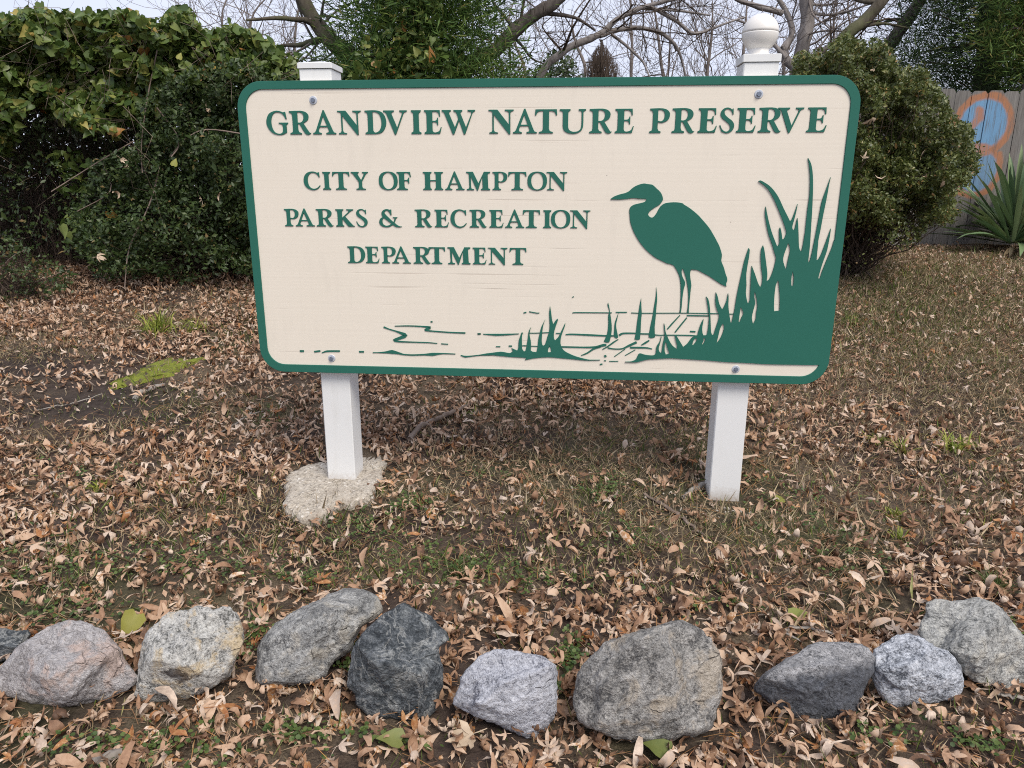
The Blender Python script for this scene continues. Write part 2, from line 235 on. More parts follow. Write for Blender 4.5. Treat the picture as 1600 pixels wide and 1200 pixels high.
CLUMP=[[(953.7,-1111.5),(1009.6,-1102.4),(1072.1,-1092.2),(1110.2,-1097.4),(1124.0,-1089.3),(1118.8,-1075.3),(1143.0,-1085.4),(1147.4,-1074.7),(1149.7,-1043.1),(1154.7,-1025.6),(1161.5,-1006.3),(1168.3,-1006.2),(1163.3,-1021.9),(1163.5,-1056.8),(1164.6,-1077.8),(1172.3,-1088.9),(1179.1,-1084.6),(1185.1,-1052.9),(1189.0,-1024.9),(1192.2,-1000.5),(1201.6,-981.3),(1197.3,-1000.4),(1195.8,-1017.8),(1201.1,-1042.1),(1202.3,-1063.0),(1201.5,-1084.1),(1210.1,-1089.2),(1225.6,-1090.6),(1230.5,-1069.4),(1233.5,-1034.4),(1239.4,-1006.5),(1246.5,-978.7),(1261.4,-948.2),(1253.3,-975.2),(1249.6,-1006.3),(1248.0,-1041.1),(1250.2,-1056.8),(1254.4,-1061.9),(1262.9,-1054.7),(1272.6,-1019.7),(1279.1,-998.8),(1280.3,-971.2),(1277.9,-919.9),(1281.4,-890.9),(1286.3,-919.7),(1290.1,-947.0),(1295.5,-967.5),(1307.1,-950.1),(1313.7,-943.9),(1315.5,-950.0),(1307.5,-974.2),(1299.6,-1005.3),(1300.0,-1029.6),(1305.2,-1037.1),(1318.5,-1022.3),(1328.3,-1001.3),(1346.8,-960.4),(1344.7,-976.9),(1335.2,-1004.7),(1328.9,-1029.0),(1329.4,-1056.8),(1343.5,-1081.0),(1374.6,-1097.8),(1402.1,-1107.7),(1446.6,-1118.0),(1470.5,-1118.5),(1497.6,-1117.8),(1497.7,-1120.3),(1436.6,-1122.8),(1385.3,-1118.7),(1327.1,-1114.7),(1282.5,-1112.2),(1237.9,-1115.0),(1210.4,-1119.1),(1176.0,-1127.0),(1182.8,-1116.9),(1110.2,-1114.3),(1058.2,-1110.2),(1009.5,-1107.7),(953.7,-1114.3)],[(1281.7,-1059.6),(1275.2,-1082.5),(1275.3,-1090.2),(1289.0,-1089.2),(1288.2,-1078.7)]]
STAKES=[[(1523.3,-872.2),(1520.6,-881.3),(1529.1,-908.5),(1525.3,-926.9),(1526.8,-966.7),(1523.6,-1003.7),(1511.2,-1038.1),(1522.0,-1042.6),(1534.0,-1040.8),(1540.5,-1012.7),(1542.2,-978.7),(1537.8,-941.9),(1532.2,-911.5),(1528.4,-890.3)],[(1568.2,-913.9),(1561.4,-932.3),(1553.5,-960.0),(1552.6,-990.8),(1552.7,-1015.5),(1563.6,-1024.6),(1570.9,-1018.3),(1563.8,-990.6),(1559.8,-966.0),(1563.3,-941.5)],[(1658.4,-852.0),(1653.1,-882.2),(1650.2,-915.6),(1646.1,-955.3),(1643.5,-995.2),(1639.0,-1026.2),(1651.1,-1028.4),(1661.5,-1025.7),(1662.8,-991.8),(1662.4,-951.9),(1663.6,-915.4),(1660.5,-882.1)],[(1717.8,-804.9),(1717.5,-842.2),(1712.5,-887.3),(1708.7,-926.7),(1702.0,-969.5),(1696.9,-1015.7),(1709.1,-1020.1),(1723.8,-1015.2),(1720.2,-975.3),(1722.0,-926.5),(1722.9,-887.1),(1723.8,-851.1)]]
LINES=[[(1376.1,-918.7,1.8),(1382.1,-916.5,1.8),(1451.4,-915.9,1.8),(1523.4,-915.3,1.8),(1539.8,-915.0,1.8)],[(1556.2,-912.6,2.1),(1602.4,-911.8,2.1)],[(1620.3,-914.0,1.7),(1656.6,-914.9,1.7),(1819.1,-911.2,1.7),(1939.4,-910.6,1.7),(1974.5,-911.6,1.7),(2038.6,-912.0,1.7)],[(1849.2,-921.2,2.4),(1937.2,-921.2,2.4)],[(1349.4,-1011.8,2.1),(1369.1,-1009.2,3.0),(1460.4,-1011.8,3.6),(1520.9,-1013.7,3.0),(1551.1,-1013.1,2.7)],[(1575.1,-1010.4,4.6),(1586.8,-1000.9,3.3),(1640.7,-999.9,2.7),(1670.8,-1002.4,2.7),(1700.7,-1001.8,2.7),(1730.8,-1006.4,2.1),(1751.7,-1006.6,1.8)],[(1750.7,-1006.0,1.8),(1810.1,-1004.9,2.1),(1869.4,-1004.6,2.4),(1899.2,-1007.1,2.1)],[(1266.1,-1064.5,2.1),(1339.8,-1065.2,3.0),(1431.5,-1065.4,3.0),(1477.2,-1063.8,3.9),(1510.3,-1053.7,5.5),(1522.4,-1053.5,3.9)],[(1417.3,-1101.3,1.5),(1444.4,-1089.6,3.0),(1468.3,-1070.3,3.6),(1498.4,-1061.8,3.0)],[(1506.4,-1072.6,1.5),(1528.7,-1059.6,2.7),(1552.2,-1040.4,3.0),(1571.3,-1027.6,1.5)],[(1528.9,-1065.8,2.7),(1553.3,-1070.0,2.4),(1589.6,-1069.2,2.4),(1619.1,-1053.0,4.6),(1648.6,-1038.4,4.6)],[(1557.6,-1102.8,1.5),(1601.7,-1068.9,1.5)],[(1622.5,-1062.3,3.9),(1667.7,-1061.3,3.6),(1697.8,-1062.2,2.7),(1714.6,-1066.5,1.5)],[(1602.9,-1097.1,1.5),(1644.1,-1071.2,1.5)],[(1668.7,-1050.4,1.8),(1684.7,-1040.7,3.9),(1700.6,-1029.6,2.7)],[(1773.0,-980.4,2.4),(1786.8,-961.8,3.0),(1821.2,-920.2,1.8)],[(1805.0,-993.6,2.4),(1825.4,-964.2,3.0),(1849.8,-930.3,2.4)],[(1866.8,-987.8,3.0),(1889.1,-988.9,3.0)],[(1537.1,-1123.8,1.5),(1575.1,-1122.9,1.5)],[(562.5,-993.8,3.6),(586.0,-1002.9,2.4),(614.2,-1010.3,2.7),(639.2,-1019.3,5.2),(661.1,-1028.4,8.5),(638.5,-1039.0,6.7),(599.7,-1051.9,4.6),(625.0,-1057.2,3.3),(691.7,-1058.0,2.4),(755.1,-1058.3,2.1),(796.1,-1061.3,1.5)],[(612.0,-988.8,0.9),(669.0,-986.5,2.4),(725.7,-987.6,2.7),(772.8,-991.4,4.6),(753.7,-998.7,5.2),(739.3,-1005.3,3.3),(788.0,-1008.5,2.7),(850.7,-1012.0,2.7),(919.6,-1013.2,3.0)],[(813.4,-1062.8,2.1),(843.3,-1064.1,2.1)],[(972.5,-1016.6,3.0),(985.6,-1016.3,3.0)],[(769.7,-967.6,3.0),(777.9,-966.2,3.0)],[(509.0,-1108.5,0.9),(529.9,-1108.0,1.5),(562.1,-1106.7,3.6),(594.4,-1102.7,8.5),(626.1,-1109.1,4.6),(645.1,-1114.5,2.7),(689.7,-1115.8,3.0),(737.6,-1112.4,3.3),(772.6,-1110.7,6.7),(817.1,-1105.5,2.4),(874.0,-1106.8,1.8)],[(897.5,-1112.1,1.5),(916.3,-1118.1,3.9),(943.2,-1114.9,2.4),(980.9,-1109.3,2.1),(1006.0,-1106.5,4.6),(1037.4,-1103.2,6.1)],[(972.2,-1015.9,3.0),(986.0,-1015.7,3.0)],[(996.4,-1016.5,1.0),(1051.6,-1018.9,4.4),(1099.8,-1016.2,3.4),(1149.5,-1012.4,1.4)],[(1195.7,-1008.4,1.7),(1229.8,-1007.4,1.7),(1277.5,-1004.1,1.7)],[(1308.1,-1006.9,2.0),(1325.0,-1006.6,2.0)],[(1165.2,-1063.8,2.0),(1182.4,-1063.4,2.0)],[(1203.0,-1064.7,1.7),(1230.5,-1065.2,1.7)],[(1051.4,-1070.4,2.0),(1070.4,-1070.0,2.0)],[(1106.7,-1066.8,3.0),(1120.5,-1066.5,3.0)],[(1169.5,-922.4,2.4),(1181.4,-918.8,2.4)],[(1193.3,-916.2,2.0),(1228.9,-922.4,2.0),(1236.3,-920.6,2.0)],[(180.1,-1108.8,4.1),(198.3,-1108.4,4.1)],[(245.4,-1110.3,3.7),(272.9,-1106.1,3.7)],[(279.5,-1115.0,1.7),(300.0,-1106.2,3.7),(361.5,-1104.9,3.4)],[(447.7,-1105.9,3.7),(469.2,-1105.8,3.7)],[(1515.0,-1103.2,4.6),(1524.1,-1100.4,4.6)],[(1515.1,-1121.8,1.8),(1523.3,-1121.6,1.8)],[(1498.0,-1138.9,2.7),(1508.6,-1136.5,2.7)],[(1373.3,-852.7,1.8),(1379.8,-849.0,1.8)]]
ROWS=[(-203.6,-112.6,[('G',113.9,206.2),('R',211.5,300.1),('A',307.1,404.3),('N',411.4,509.9),('D',524.5,612.8),('V',600.7,697.6),('I',713.1,754.9),('E',766.6,837.9),('W',837.8,972.8),('N',1025.1,1126.4),('A',1122.6,1218.3),('T',1209.3,1298.0),('U',1306.5,1409.9),('R',1423.5,1513.1),('E',1523.3,1598.0),('P',1656.9,1734.5),('R',1742.8,1831.2),('E',1842.4,1916.1),('S',1921.4,1981.7),('E',1988.6,2062.6),('R',2070.8,2158.4),('V',2140.5,2237.6),('E',2251.7,2327.5)]),(-420.7,-348.5,[('C',252.8,324.6),('I',333.3,368.6),('T',374.5,448.9),('Y',454.0,527.3),('O',570.0,649.9),('F',645.3,705.8),('H',754.1,838.3),('A',845.2,926.2),('M',933.1,1030.3),('P',1039.7,1101.1),('T',1103.2,1178.7),('O',1181.3,1261.6),('N',1258.2,1342.3)]),(-570.0,-497.7,[('P',158.4,221.1),('A',204.6,288.1),('R',295.3,369.2),('K',379.2,459.9),('S',463.9,516.3),('&',563.5,661.3),('R',715.4,788.2),('E',798.5,858.9),('C',864.5,933.5),('R',944.2,1016.1),('E',1026.1,1086.3),('A',1091.1,1170.8),('T',1163.3,1235.4),('I',1247.0,1281.3),('O',1278.9,1358.6),('N',1355.9,1438.8)]),(-720.6,-650.2,[('D',421.2,498.1),('E',499.0,559.3),('P',567.8,629.7),('A',612.2,693.3),('R',703.7,778.0),('T',767.8,840.4),('M',849.7,945.6),('E',955.3,1014.9),('N',1019.2,1101.7),('T',1108.9,1180.8)])]

# ------------------------------------------------------------------ ground
def build_ground():
    def axis(lo, hi, a, b, fine, n):
        core = np.arange(a, b, fine); L = a-(a-lo)*np.linspace(0, 1, n)[1:]**2.2; R = b+(hi-b)*np.linspace(0, 1, n)[1:]**2.2
        return np.unique(np.concatenate([L, core, R]))
    xs = axis(-90, 90, -5.2, 5.2, .056, 30); ys = axis(-40, 180, .7, 8.6, .056, 40)
    X, Y = np.meshgrid(xs, ys); Z = terrain(X, Y)
    Z = Z - .004 + .003*smooth_noise(X*9, Y*9, 5) + .002*smooth_noise(X*26, Y*26, 6)
    n, k = X.shape; V = np.stack([X, Y, Z], -1).reshape(-1, 3); bare = np.zeros(len(V))
    for x, y, a, c in ((40, 562, 80, 26), (150, 632, 150, 32), (255, 650, 90, 22), (440, 800, 60, 40)):      # bare patches of dark soil
        g0 = ground_at(x, y); gx = ground_at(x+a, y)[0]-g0[0]; gy_ = ground_at(x, y-c)[1]-g0[1]; e = np.hypot((V[:, 0]-g0[0])/gx, (V[:, 1]-g0[1])/gy_)+.35*smooth_noise(V[:, 0]*6, V[:, 1]*6, 55)
        bare = np.maximum(bare, np.clip(1.6-1.1*e, 0, 1))
    i = np.arange(n-1)[:, None]*k + np.arange(k-1)[None]; F = np.stack([i, i+1, i+k+1, i+k], -1).reshape(-1, 4)
    m, nt, b, out = mat('soil'); v = geopos(nt)
    n1 = noise(nt, v, 24, 7, .7); n2 = noise(nt, v, 1.6, 4, .55); n3 = noise(nt, v, 150, 3, .6); n4 = noise(nt, mapping(nt, v, (1, 1, 1), loc=(5, 3, 0)), .9, 3)
    soil = ramp(nt, n1, [(.3, (.036, .026, .022)), (.55, (.08, .058, .047)), (.75, (.135, .102, .08))])
    thatch = ramp(nt, n3, [(.3, (.055, .042, .03)), (.55, (.15, .115, .08)), (.8, (.27, .215, .15))])
    c = mixc(nt, ramp(nt, n2, [(.46, (0, 0, 0)), (.60, (1, 1, 1))]), soil, thatch)
    green = ramp(nt, n1, [(.3, (.04, .055, .02)), (.7, (.11, .13, .045))])
    c = mixc(nt, math_(nt, 'MULTIPLY', ramp(nt, n4, [(.55, (0, 0, 0)), (.68, (1, 1, 1))]), .45), c, green)
    c = mixc(nt, math_(nt, 'MULTIPLY', node(nt, 'Attribute', attribute_name='tint').outputs['Fac'], .92), c, ramp(nt, n1, [(.3, (.026, .020, .018)), (.7, (.075, .058, .05))]))
    nt.links.new(c, b.inputs['Base Color']); b.inputs['Roughness'].default_value = .95; b.inputs['Specular IOR Level'].default_value = .15
    bump(nt, math_(nt, 'MULTIPLY_ADD', n3, .35, n1), .9, .02, b)
    o = add('ground', np_mesh('ground', V, F, m, bare, smooth=True)); tag(o, 'sloping bank of dark soil under leaf litter', kind='structure')
build_ground()

# ------------------------------------------------------------------ the sign
SX, SY, SYAW, TOPZ = -1.11644, 3.13437, math.radians(-5.0474), CAM_Z + .39866
BW, BH = 2.44, 1.2038
mG, nt, b, out = mat('green_sign_paint'); v = objco(nt)
nt.links.new(mixc(nt, math_(nt, 'MULTIPLY', noise(nt, v, 5, 5), .5), (.023, .128, .092), (.033, .148, .112)), b.inputs['Base Color'])
b.inputs['Roughness'].default_value = .55; b.inputs['Specular IOR Level'].default_value = .18; bump(nt, noise(nt, v, 260, 3), .12, .002, b)
mC, nt, b, out = mat('cream_sign_paint'); v = objco(nt)
grain = noise(nt, mapping(nt, v, (.55, 1, 75), loc=(0, 0, 3)), 1.0, 2, .5)
crack = ramp(nt, grain, [(.335, (1, 1, 1)), (.350, (0, 0, 0))])
crack = math_(nt, 'MULTIPLY', crack, ramp(nt, noise(nt, mapping(nt, v, (1.3, 1, 3.4)), 1.6, 2), [(.50, (0, 0, 0)), (.60, (1, 1, 1))]))
base = mixc(nt, noise(nt, mapping(nt, v, (1, 1, 2)), 2.4, 5, .6), (.745, .677, .565), (.78, .717, .61))
base = mixc(nt, math_(nt, 'MULTIPLY', ramp(nt, noise(nt, mapping(nt, v, (6, 1, 1.2)), 3, 4), [(.55, (0, 0, 0)), (.75, (1, 1, 1))]), .16), base, (.55, .50, .43))
base = mixc(nt, math_(nt, 'MULTIPLY', crack, .32), base, (.36, .29, .23))
vor = node(nt, 'TexVoronoi', {'Scale': 22.0}); nt.links.new(v, vor.inputs['Vector'])
chip = ramp(nt, vor.outputs['Distance'], [(.035, (1, 1, 1)), (.055, (0, 0, 0))])
chip = math_(nt, 'MULTIPLY', chip, ramp(nt, node(nt, 'SeparateColor', {0: vor.outputs['Color']}).outputs[0], [(.93, (0, 0, 0)), (.95, (1, 1, 1))]))
base = mixc(nt, chip, base, (.12, .10, .085))
nt.links.new(base, b.inputs['Base Color']); b.inputs['Roughness'].default_value = .5; b.inputs['Specular IOR Level'].default_value = .3
bump(nt, math_(nt, 'SUBTRACT', math_(nt, 'MULTIPLY', grain, .4), crack), .25, .003, b)
mW, nt, b, out = mat('white_vinyl'); v = geopos(nt)
w = mixc(nt, noise(nt, v, 3, 5, .6), (.71, .715, .70), (.745, .75, .735))
w = mixc(nt, math_(nt, 'MULTIPLY', ramp(nt, noise(nt, mapping(nt, v, (1, 1, .2)), 16, 5, .65), [(.55, (0, 0, 0)), (.8, (1, 1, 1))]), .3), w, (.55, .53, .47))
h = node(nt, 'SeparateXYZ', {0: v}).outputs[2]
sp_ = math_(nt, 'MULTIPLY', ramp(nt, math_(nt, 'MULTIPLY_ADD', noise(nt, v, 70, 5, .7), .13, math_(nt, 'MULTIPLY', h, -1)), [(-.0, (0, 0, 0)), (.09, (1, 1, 1))]), .75)
w = mixc(nt, sp_, w, (.36, .28, .21))
nt.links.new(w, b.inputs['Base Color']); b.inputs['Roughness'].default_value = .38; b.inputs['Specular IOR Level'].default_value = .4
mZ, nt, b, out = mat('zinc_bolt'); v = geopos(nt)
nt.links.new(ramp(nt, noise(nt, v, 300, 3), [(.3, (.13, .155, .20)), (.7, (.24, .275, .34))]), b.inputs['Base Color']); b.inputs['Metallic'].default_value = .35; b.inputs['Roughness'].default_value = .42
mZ2, nt, b, out = mat('pale_zinc_washer'); b.inputs['Base Color'].default_value = (.52, .55, .60, 1); b.inputs['Metallic'].default_value = .2; b.inputs['Roughness'].default_value = .5
mBall, nt, b, out = mat('aged_white_plastic'); v = objco(nt)
zz = node(nt, 'SeparateXYZ', {0: v}).outputs[2]
nt.links.new(mixc(nt, noise(nt, v, 8, 4), (.72, .69, .63), (.78, .76, .715)), b.inputs['Base Color']); b.inputs['Roughness'].default_value = .35
mK, nt, b, out = mat('concrete'); v = geopos(nt)
vv = node(nt, 'TexVoronoi', {'Scale': 110.0}); nt.links.new(v, vv.inputs['Vector'])
agg = ramp(nt, node(nt, 'SeparateColor', {0: vv.outputs['Color']}).outputs[0], [(0, (.15, .12, .095)), (.2, (.36, .32, .26)), (.7, (.52, .47, .395)), (.9, (.44, .38, .30)), (1, (.78, .74, .67))])
cc = mixc(nt, noise(nt, v, 22, 6, .7), (.32, .275, .22), (.52, .47, .39))
cc = mixc(nt, .65, cc, agg); cc = mixc(nt, math_(nt, 'MULTIPLY', ramp(nt, noise(nt, v, 7, 4), [(.5, (0, 0, 0)), (.7, (1, 1, 1))]), .4), cc, (.20, .15, .11))
nt.links.new(cc, b.inputs['Base Color']); b.inputs['Roughness'].default_value = .95
bump(nt, math_(nt, 'ADD', vv.outputs['Distance'], noise(nt, v, 40, 5, .65)), .6, .006, b)

sign = thing('park_sign', 'wide cream and green routed park sign with a heron, on two white posts', 'sign', (SX, SY, 0), SYAW)
def smooth_closed(pts, flags=None, sub=4):
    n = len(pts); P = np.array(pts, float); out = []
    if flags is None:
        a = P-np.roll(P, 1, 0); c = np.roll(P, -1, 0)-P
        cs = (a*c).sum(1)/(np.linalg.norm(a, axis=1)*np.linalg.norm(c, axis=1)+1e-9); flags = cs > .55
    for i in range(n):
        p1, p2 = P[i], P[(i+1) % n]; f1, f2 = flags[i], flags[(i+1) % n]; out.append(p1)
        if not (f1 or f2): continue
        t1 = (p2-P[i-1])/2 if f1 else (p2-p1); t2 = (P[(i+2) % n]-p1)/2 if f2 else (p2-p1); L = np.linalg.norm(p2-p1)
        for t in (t1, t2):
            l = np.linalg.norm(t); t *= min(1, L/(l+1e-9))
        for s in range(1, sub):
            u = s/sub; h00, h10, h01, h11 = 2*u**3-3*u*u+1, u**3-2*u*u+u, -2*u**3+3*u*u, u**3-u*u
            out.append(h00*p1+h10*t1+h01*p2+h11*t2)
    return out
def relief(name, contours, y_front, y_back, m, parent, bevel=.0008, thin=0.0):
    # a raised flat shape (outer outline and holes, metres) lying on the face of the board
    cu = bpy.data.curves.new(name, 'CURVE'); cu.dimensions = '2D'; cu.fill_mode = 'BOTH'
    depth = y_back-y_front; cu.extrude = depth/2-bevel; cu.bevel_depth = bevel; cu.bevel_resolution = 0; cu.offset = -bevel-thin
    for c in contours:
        s = cu.splines.new('POLY'); s.points.add(len(c)-1); s.use_cyclic_u = True
        for p, (x, y) in zip(s.points, c): p.co = (x, y, 0, 1)
    o = bpy.data.objects.new(name, cu); me = bpy.data.meshes.new_from_object(o); bpy.data.objects.remove(o); bpy.data.curves.remove(cu)
    yc = (y_front+y_back)/2; n = len(me.vertices); co = np.zeros(n*3, np.float32); me.vertices.foreach_get('co', co); co = co.reshape(-1, 3)
    me.vertices.foreach_set('co', np.stack([co[:, 0], yc-co[:, 2], co[:, 1]], 1).astype(np.float32).ravel()); me.update()
    me.name = name; me.materials.clear(); me.materials.append(m)
    return link(bpy.data.objects.new(name, me), parent)
def rrect(x0, x1, y0, y1, r, n=10):
    out = []
    for cx, cy, a0 in ((x1-r, y1-r, 0), (x0+r, y1-r, 90), (x0+r, y0+r, 180), (x1-r, y0+r, 270)):
        for k in range(n+1):
            a = math.radians(a0+90*k/n); out.append((cx+r*math.cos(a), cy+r*math.sin(a)))
    return out
zt = TOPZ
def up(c): return [(x, y+zt) for x, y in c]
panel = relief('sign_panel', [up(rrect(0, BW, -BH, 0, .105))], 0, .034, mC, sign, .0012)
tag(panel, 'cream board with rounded corners')
relief('border', [up(rrect(-.0006, BW+.0006, -BH-.0006, .0006, .1056)), up(rrect(.0335, BW-.0345, -BH+.0335, -.0305, .075))], -.0055, .012, mG, panel, .0012)
mm = lambda c: [(x/1000, y/1000+zt) for x, y in c]
relief('heron', [smooth_closed(mm(HERON))], -.0045, .004, mG, panel)
relief('reed_bank', [smooth_closed(mm(c), sub=3) for c in REEDS], -.0057, .004, mG, panel, .00015)
relief('reed_clump', [smooth_closed(mm(c), sub=3) for c in CLUMP], -.0042, .004, mG, panel, .0006)
for c in STAKES: relief('reed_stake', [smooth_closed(mm(c))], -.0035, .004, mG, panel, .0006)
def ribbon(L):
    P = np.array([(x/1000, y/1000+zt) for x, y, w in L]); W = np.array([max(w, 1.6) for *_, w in L])/1000
    # refine
    t = np.linspace(0, len(P)-1, (len(P)-1)*3+1); P = np.stack([np.interp(t, range(len(P)), P[:, i]) for i in (0, 1)], 1); W = np.interp(t, range(len(W)), W)
    if len(P) > 6:
        k = np.array([.25, .5, .25]); Q = P.copy()
        for i in (0, 1): Q[1:-1, i] = np.convolve(P[:, i], k, 'valid')
        P = Q
    T = np.gradient(P, axis=0); T /= np.linalg.norm(T, axis=1, keepdims=True); N = np.stack([-T[:, 1], T[:, 0]], 1)
    a, c = P+N*W[:, None], P-N*W[:, None]; n = len(P); yf, yb = -.0028, .004
    V = [(x, yf, z) for x, z in a]+[(x, yf, z) for x, z in c]+[(x, yb, z) for x, z in a]+[(x, yb, z) for x, z in c]
    F = []
    for i in range(n-1):
        F += [(i, i+1, n+i+1, n+i), (2*n+i, 2*n+i+1, i+1, i), (n+i, n+i+1, 3*n+i+1, 3*n+i)]
    F += [(0, n, 3*n, 2*n), (2*n-1, n-1, 3*n-1, 4*n-1)]
    return py_mesh('water_line', V, F, mG)
for L in LINES: add('water_line', ribbon(L), panel)
GLYPH = {
'I': ['0,100 100,100 97,92 80,87 78,78 78,20 82,11 100,7 100,0 0,0 0,7 18,11 22,20 22,78 20,87 3,92'],
'E': ['0,100 90,100 92,72 85,72 80,86~ 68,92 48,92 48,56 62,56 70,60~ 74,69 80,69 80,36 74,36 70,45~ 62,49 48,49 48,16~ 53,9~ 66,8~ 84,14~ 94,30 100,29 90,0 0,0 0,7 10,11 13,20 13,80 10,89 0,93'],
'T': ['2,100 98,100 100,74 93,74 88,86~ 76,91 64,91 64,20 68,11 82,7 82,0 18,0 18,7 32,11 36,20 36,91 24,91 12,86~ 7,74 0,74'],
'H': ['0,100 44,100 44,93 38,89 37,82 37,56 63,56 63,82 62,89 56,93 56,100 100,100 100,93 92,89 90,80 90,20 92,11 100,7 100,0 56,0 56,7 62,11 63,20 63,48 37,48 37,20 38,11 44,7 44,0 0,0 0,7 8,11 10,20 10,80 8,89 0,93'],
'F': ['0,100 94,100 100,70 92,70 86,85~ 74,92 54,92 54,56 68,56 76,60~ 80,69 87,69 87,35 80,35 76,45~ 68,49 54,49 54,20 58,11 76,7 76,0 0,0 0,7 12,11 16,20 16,80 12,89 0,93'],
'N': ['0,100 36,100 80,40 80,84 77,90 64,94 64,100 100,100 100,94 90,90 87,84 87,-3 80,-3 22,76 22,16 26,9 38,6 38,0 3,0 3,6 12,9 15,16 15,88 10,92 0,94'],
'A': ['46,103 52,103 86,18 90,10 100,7 100,0 56,0 56,7 66,10 68,16 63,30 31,30 26,16 28,10 38,7 38,0 0,0 0,7 8,10 13,18', '34,38 60,38 47,74'],
'V': ['0,100 46,100 46,93 37,90 36,84 57,30 78,84 78,90 68,93 68,100 100,100 100,93 90,90 86,84 52,-3 46,-3 13,84 9,90 0,93'],
'W': ['0,100 28,100 28,93 23,90 23,84 39,30 49,64 44,84 41,90 35,93 35,100 62,100 62,93 58,90 57,84 72,30 88,84 87,90 77,93 77,100 100,100 100,93 95,90 92,84 70,-3 65,-3 52,52 37,-3 32,-3 8,84 5,90 0,93'],
'Y': ['0,100 47,100 47,93 40,90 41,84 58,56 73,84 73,90 64,93 64,100 100,100 100,93 92,90 87,84 64,45 64,18 68,10 84,7 84,0 28,0 28,7 40,10 43,18 43,43 14,84 8,90 0,93'],
'K': ['0,100 44,100 44,93 37,89 36,80 36,54 68,84 69,90 58,93 58,100 96,100 96,93 86,89 78,83 52,58 88,13 93,8 100,6 100,0 66,0 37,42 36,20 37,11 44,7 44,0 0,0 0,7 8,11 10,20 10,80 8,89 0,93'],
'M': ['0,100 28,100 51,38 74,100 100,100 100,93 92,90 90,82 92,18 93,10 100,7 100,0 62,0 62,7 68,10 69,18 67,72 49,-2 45,-2 19,74 20,18 22,9 32,6 32,0 2,0 2,6 10,9 13,18 11,84 9,91 0,94'],
'P': ['0,100 55,101~ 82,96~ 97,85~ 100,71~ 94,55~ 78,45~ 60,41~ 42,43 42,20 46,11 58,7 58,0 0,0 0,7 11,11 15,20 15,80 11,89 0,93', '42,93 56,93~ 69,86~ 73,71~ 69,57~ 57,49~ 42,51'],
'R': ['0,100 55,101~ 78,96~ 90,85~ 92,73~ 87,60~ 72,50~ 66,48 88,15~ 94,8~ 100,9 98,3 86,-2~ 74,1~ 66,10 46,44 40,44 40,20 44,11 56,7 56,0 0,0 0,7 11,11 14,20 14,80 11,89 0,93', '40,93 52,93~ 63,87~ 67,74~ 62,59~ 52,52~ 40,52'],
'D': ['0,100 48,101~ 76,95~ 93,78~ 100,50~ 93,24~ 76,6~ 50,0 0,0 0,7 10,11 13,20 13,80 10,89 0,93', '38,92 50,92~ 66,84~ 74,66~ 76,48~ 73,30~ 64,15~ 50,8~ 42,10 38,16'],
'O': ['50,102~ 78,96~ 95,78~ 100,50~ 95,22~ 78,5~ 50,-2~ 22,5~ 5,22~ 0,50~ 5,78~ 22,96~', '50,94~ 64,89~ 75,72~ 79,50~ 76,28~ 66,12~ 51,6~ 36,11~ 25,28~ 21,50~ 24,72~ 35,88~'],
'C': ['95,98 97,68 91,68 84,81~ 72,90~ 58,93~ 42,88~ 30,72~ 26,50~ 30,27~ 42,12~ 60,7~ 78,12~ 95,27 100,23 86,7~ 66,-2~ 48,-2~ 24,6~ 6,24~ 0,48~ 5,74~ 22,94~ 48,102~ 66,101~ 84,95 89,98'],
'G': ['90,97 95,64 88,66 82,79~ 70,90~ 52,94~ 37,88~ 27,70~ 24,48~ 28,26~ 38,11~ 54,5~ 66,7~ 72,14~ 74,28 73,38 68,44 56,46 56,52 100,52 100,46 94,43 92,37 92,8 74,0~ 54,-2~ 30,4~ 10,22~ 0,48~ 5,74~ 20,93~ 48,102~ 66,100~ 80,95 85,97'],
'U': ['0,100 42,100 42,93 36,90 34,84 34,32~ 38,16~ 52,8~ 70,10~ 80,20~ 83,36 83,84 81,90 72,93 72,100 100,100 100,93 93,90 91,84 91,34~ 86,14~ 70,1~ 50,-2~ 30,2~ 16,14~ 12,32 12,84 9,90 0,93'],
'S': ['82,98 88,98 90,72 83,72 74,86~ 56,94~ 40,92~ 33,84~ 38,73~ 58,61~ 82,50~ 97,36~ 98,20~ 86,6~ 62,-2~ 40,-1~ 20,4 4,30 11,33 22,18~ 38,8~ 54,6~ 67,12~ 71,22~ 64,33~ 44,45~ 20,57~ 8,70~ 9,85~ 24,97~ 46,102~ 64,100~ 78,94'],
'&': ['60,57 81,57 81,52 76,50 73,38~ 68,25 80,12~ 90,6~ 100,5 98,0 84,-2~ 72,0~ 60,11 46,1~ 30,-2~ 12,4~ 2,18~ 1,34~ 6,48~ 16,57 12,70~ 13,84~ 22,97~ 36,102~ 48,98 52,100 56,99 56,66 51,66 46,80~ 38,91~ 29,88~ 27,78~ 34,66 48,48 62,30 66,40~ 67,49 60,52', '22,50 17,40~ 16,28~ 20,15~ 30,9~ 42,11~ 52,19']}
def glyph(ch):
    out = []
    for s in GLYPH[ch]:
        pts, fl = [], []
        for t in s.split():
            fl.append(t.endswith('~')); x, y = t.rstrip('~').split(','); pts.append((float(x)/100, float(y)/100))
        out.append(smooth_closed(pts, fl, 5))
    return out
for base, cap, letters in ROWS:
    for ch, l, r in letters:
        cs = [[((l+(r-l)*x)/1000, (base+(cap-base)*y)/1000+zt) for x, y in c] for c in glyph(ch)]
        relief('letter', cs, -.0036, .003, mG, panel, .0006, .0 if ch == 'M' else .0007)
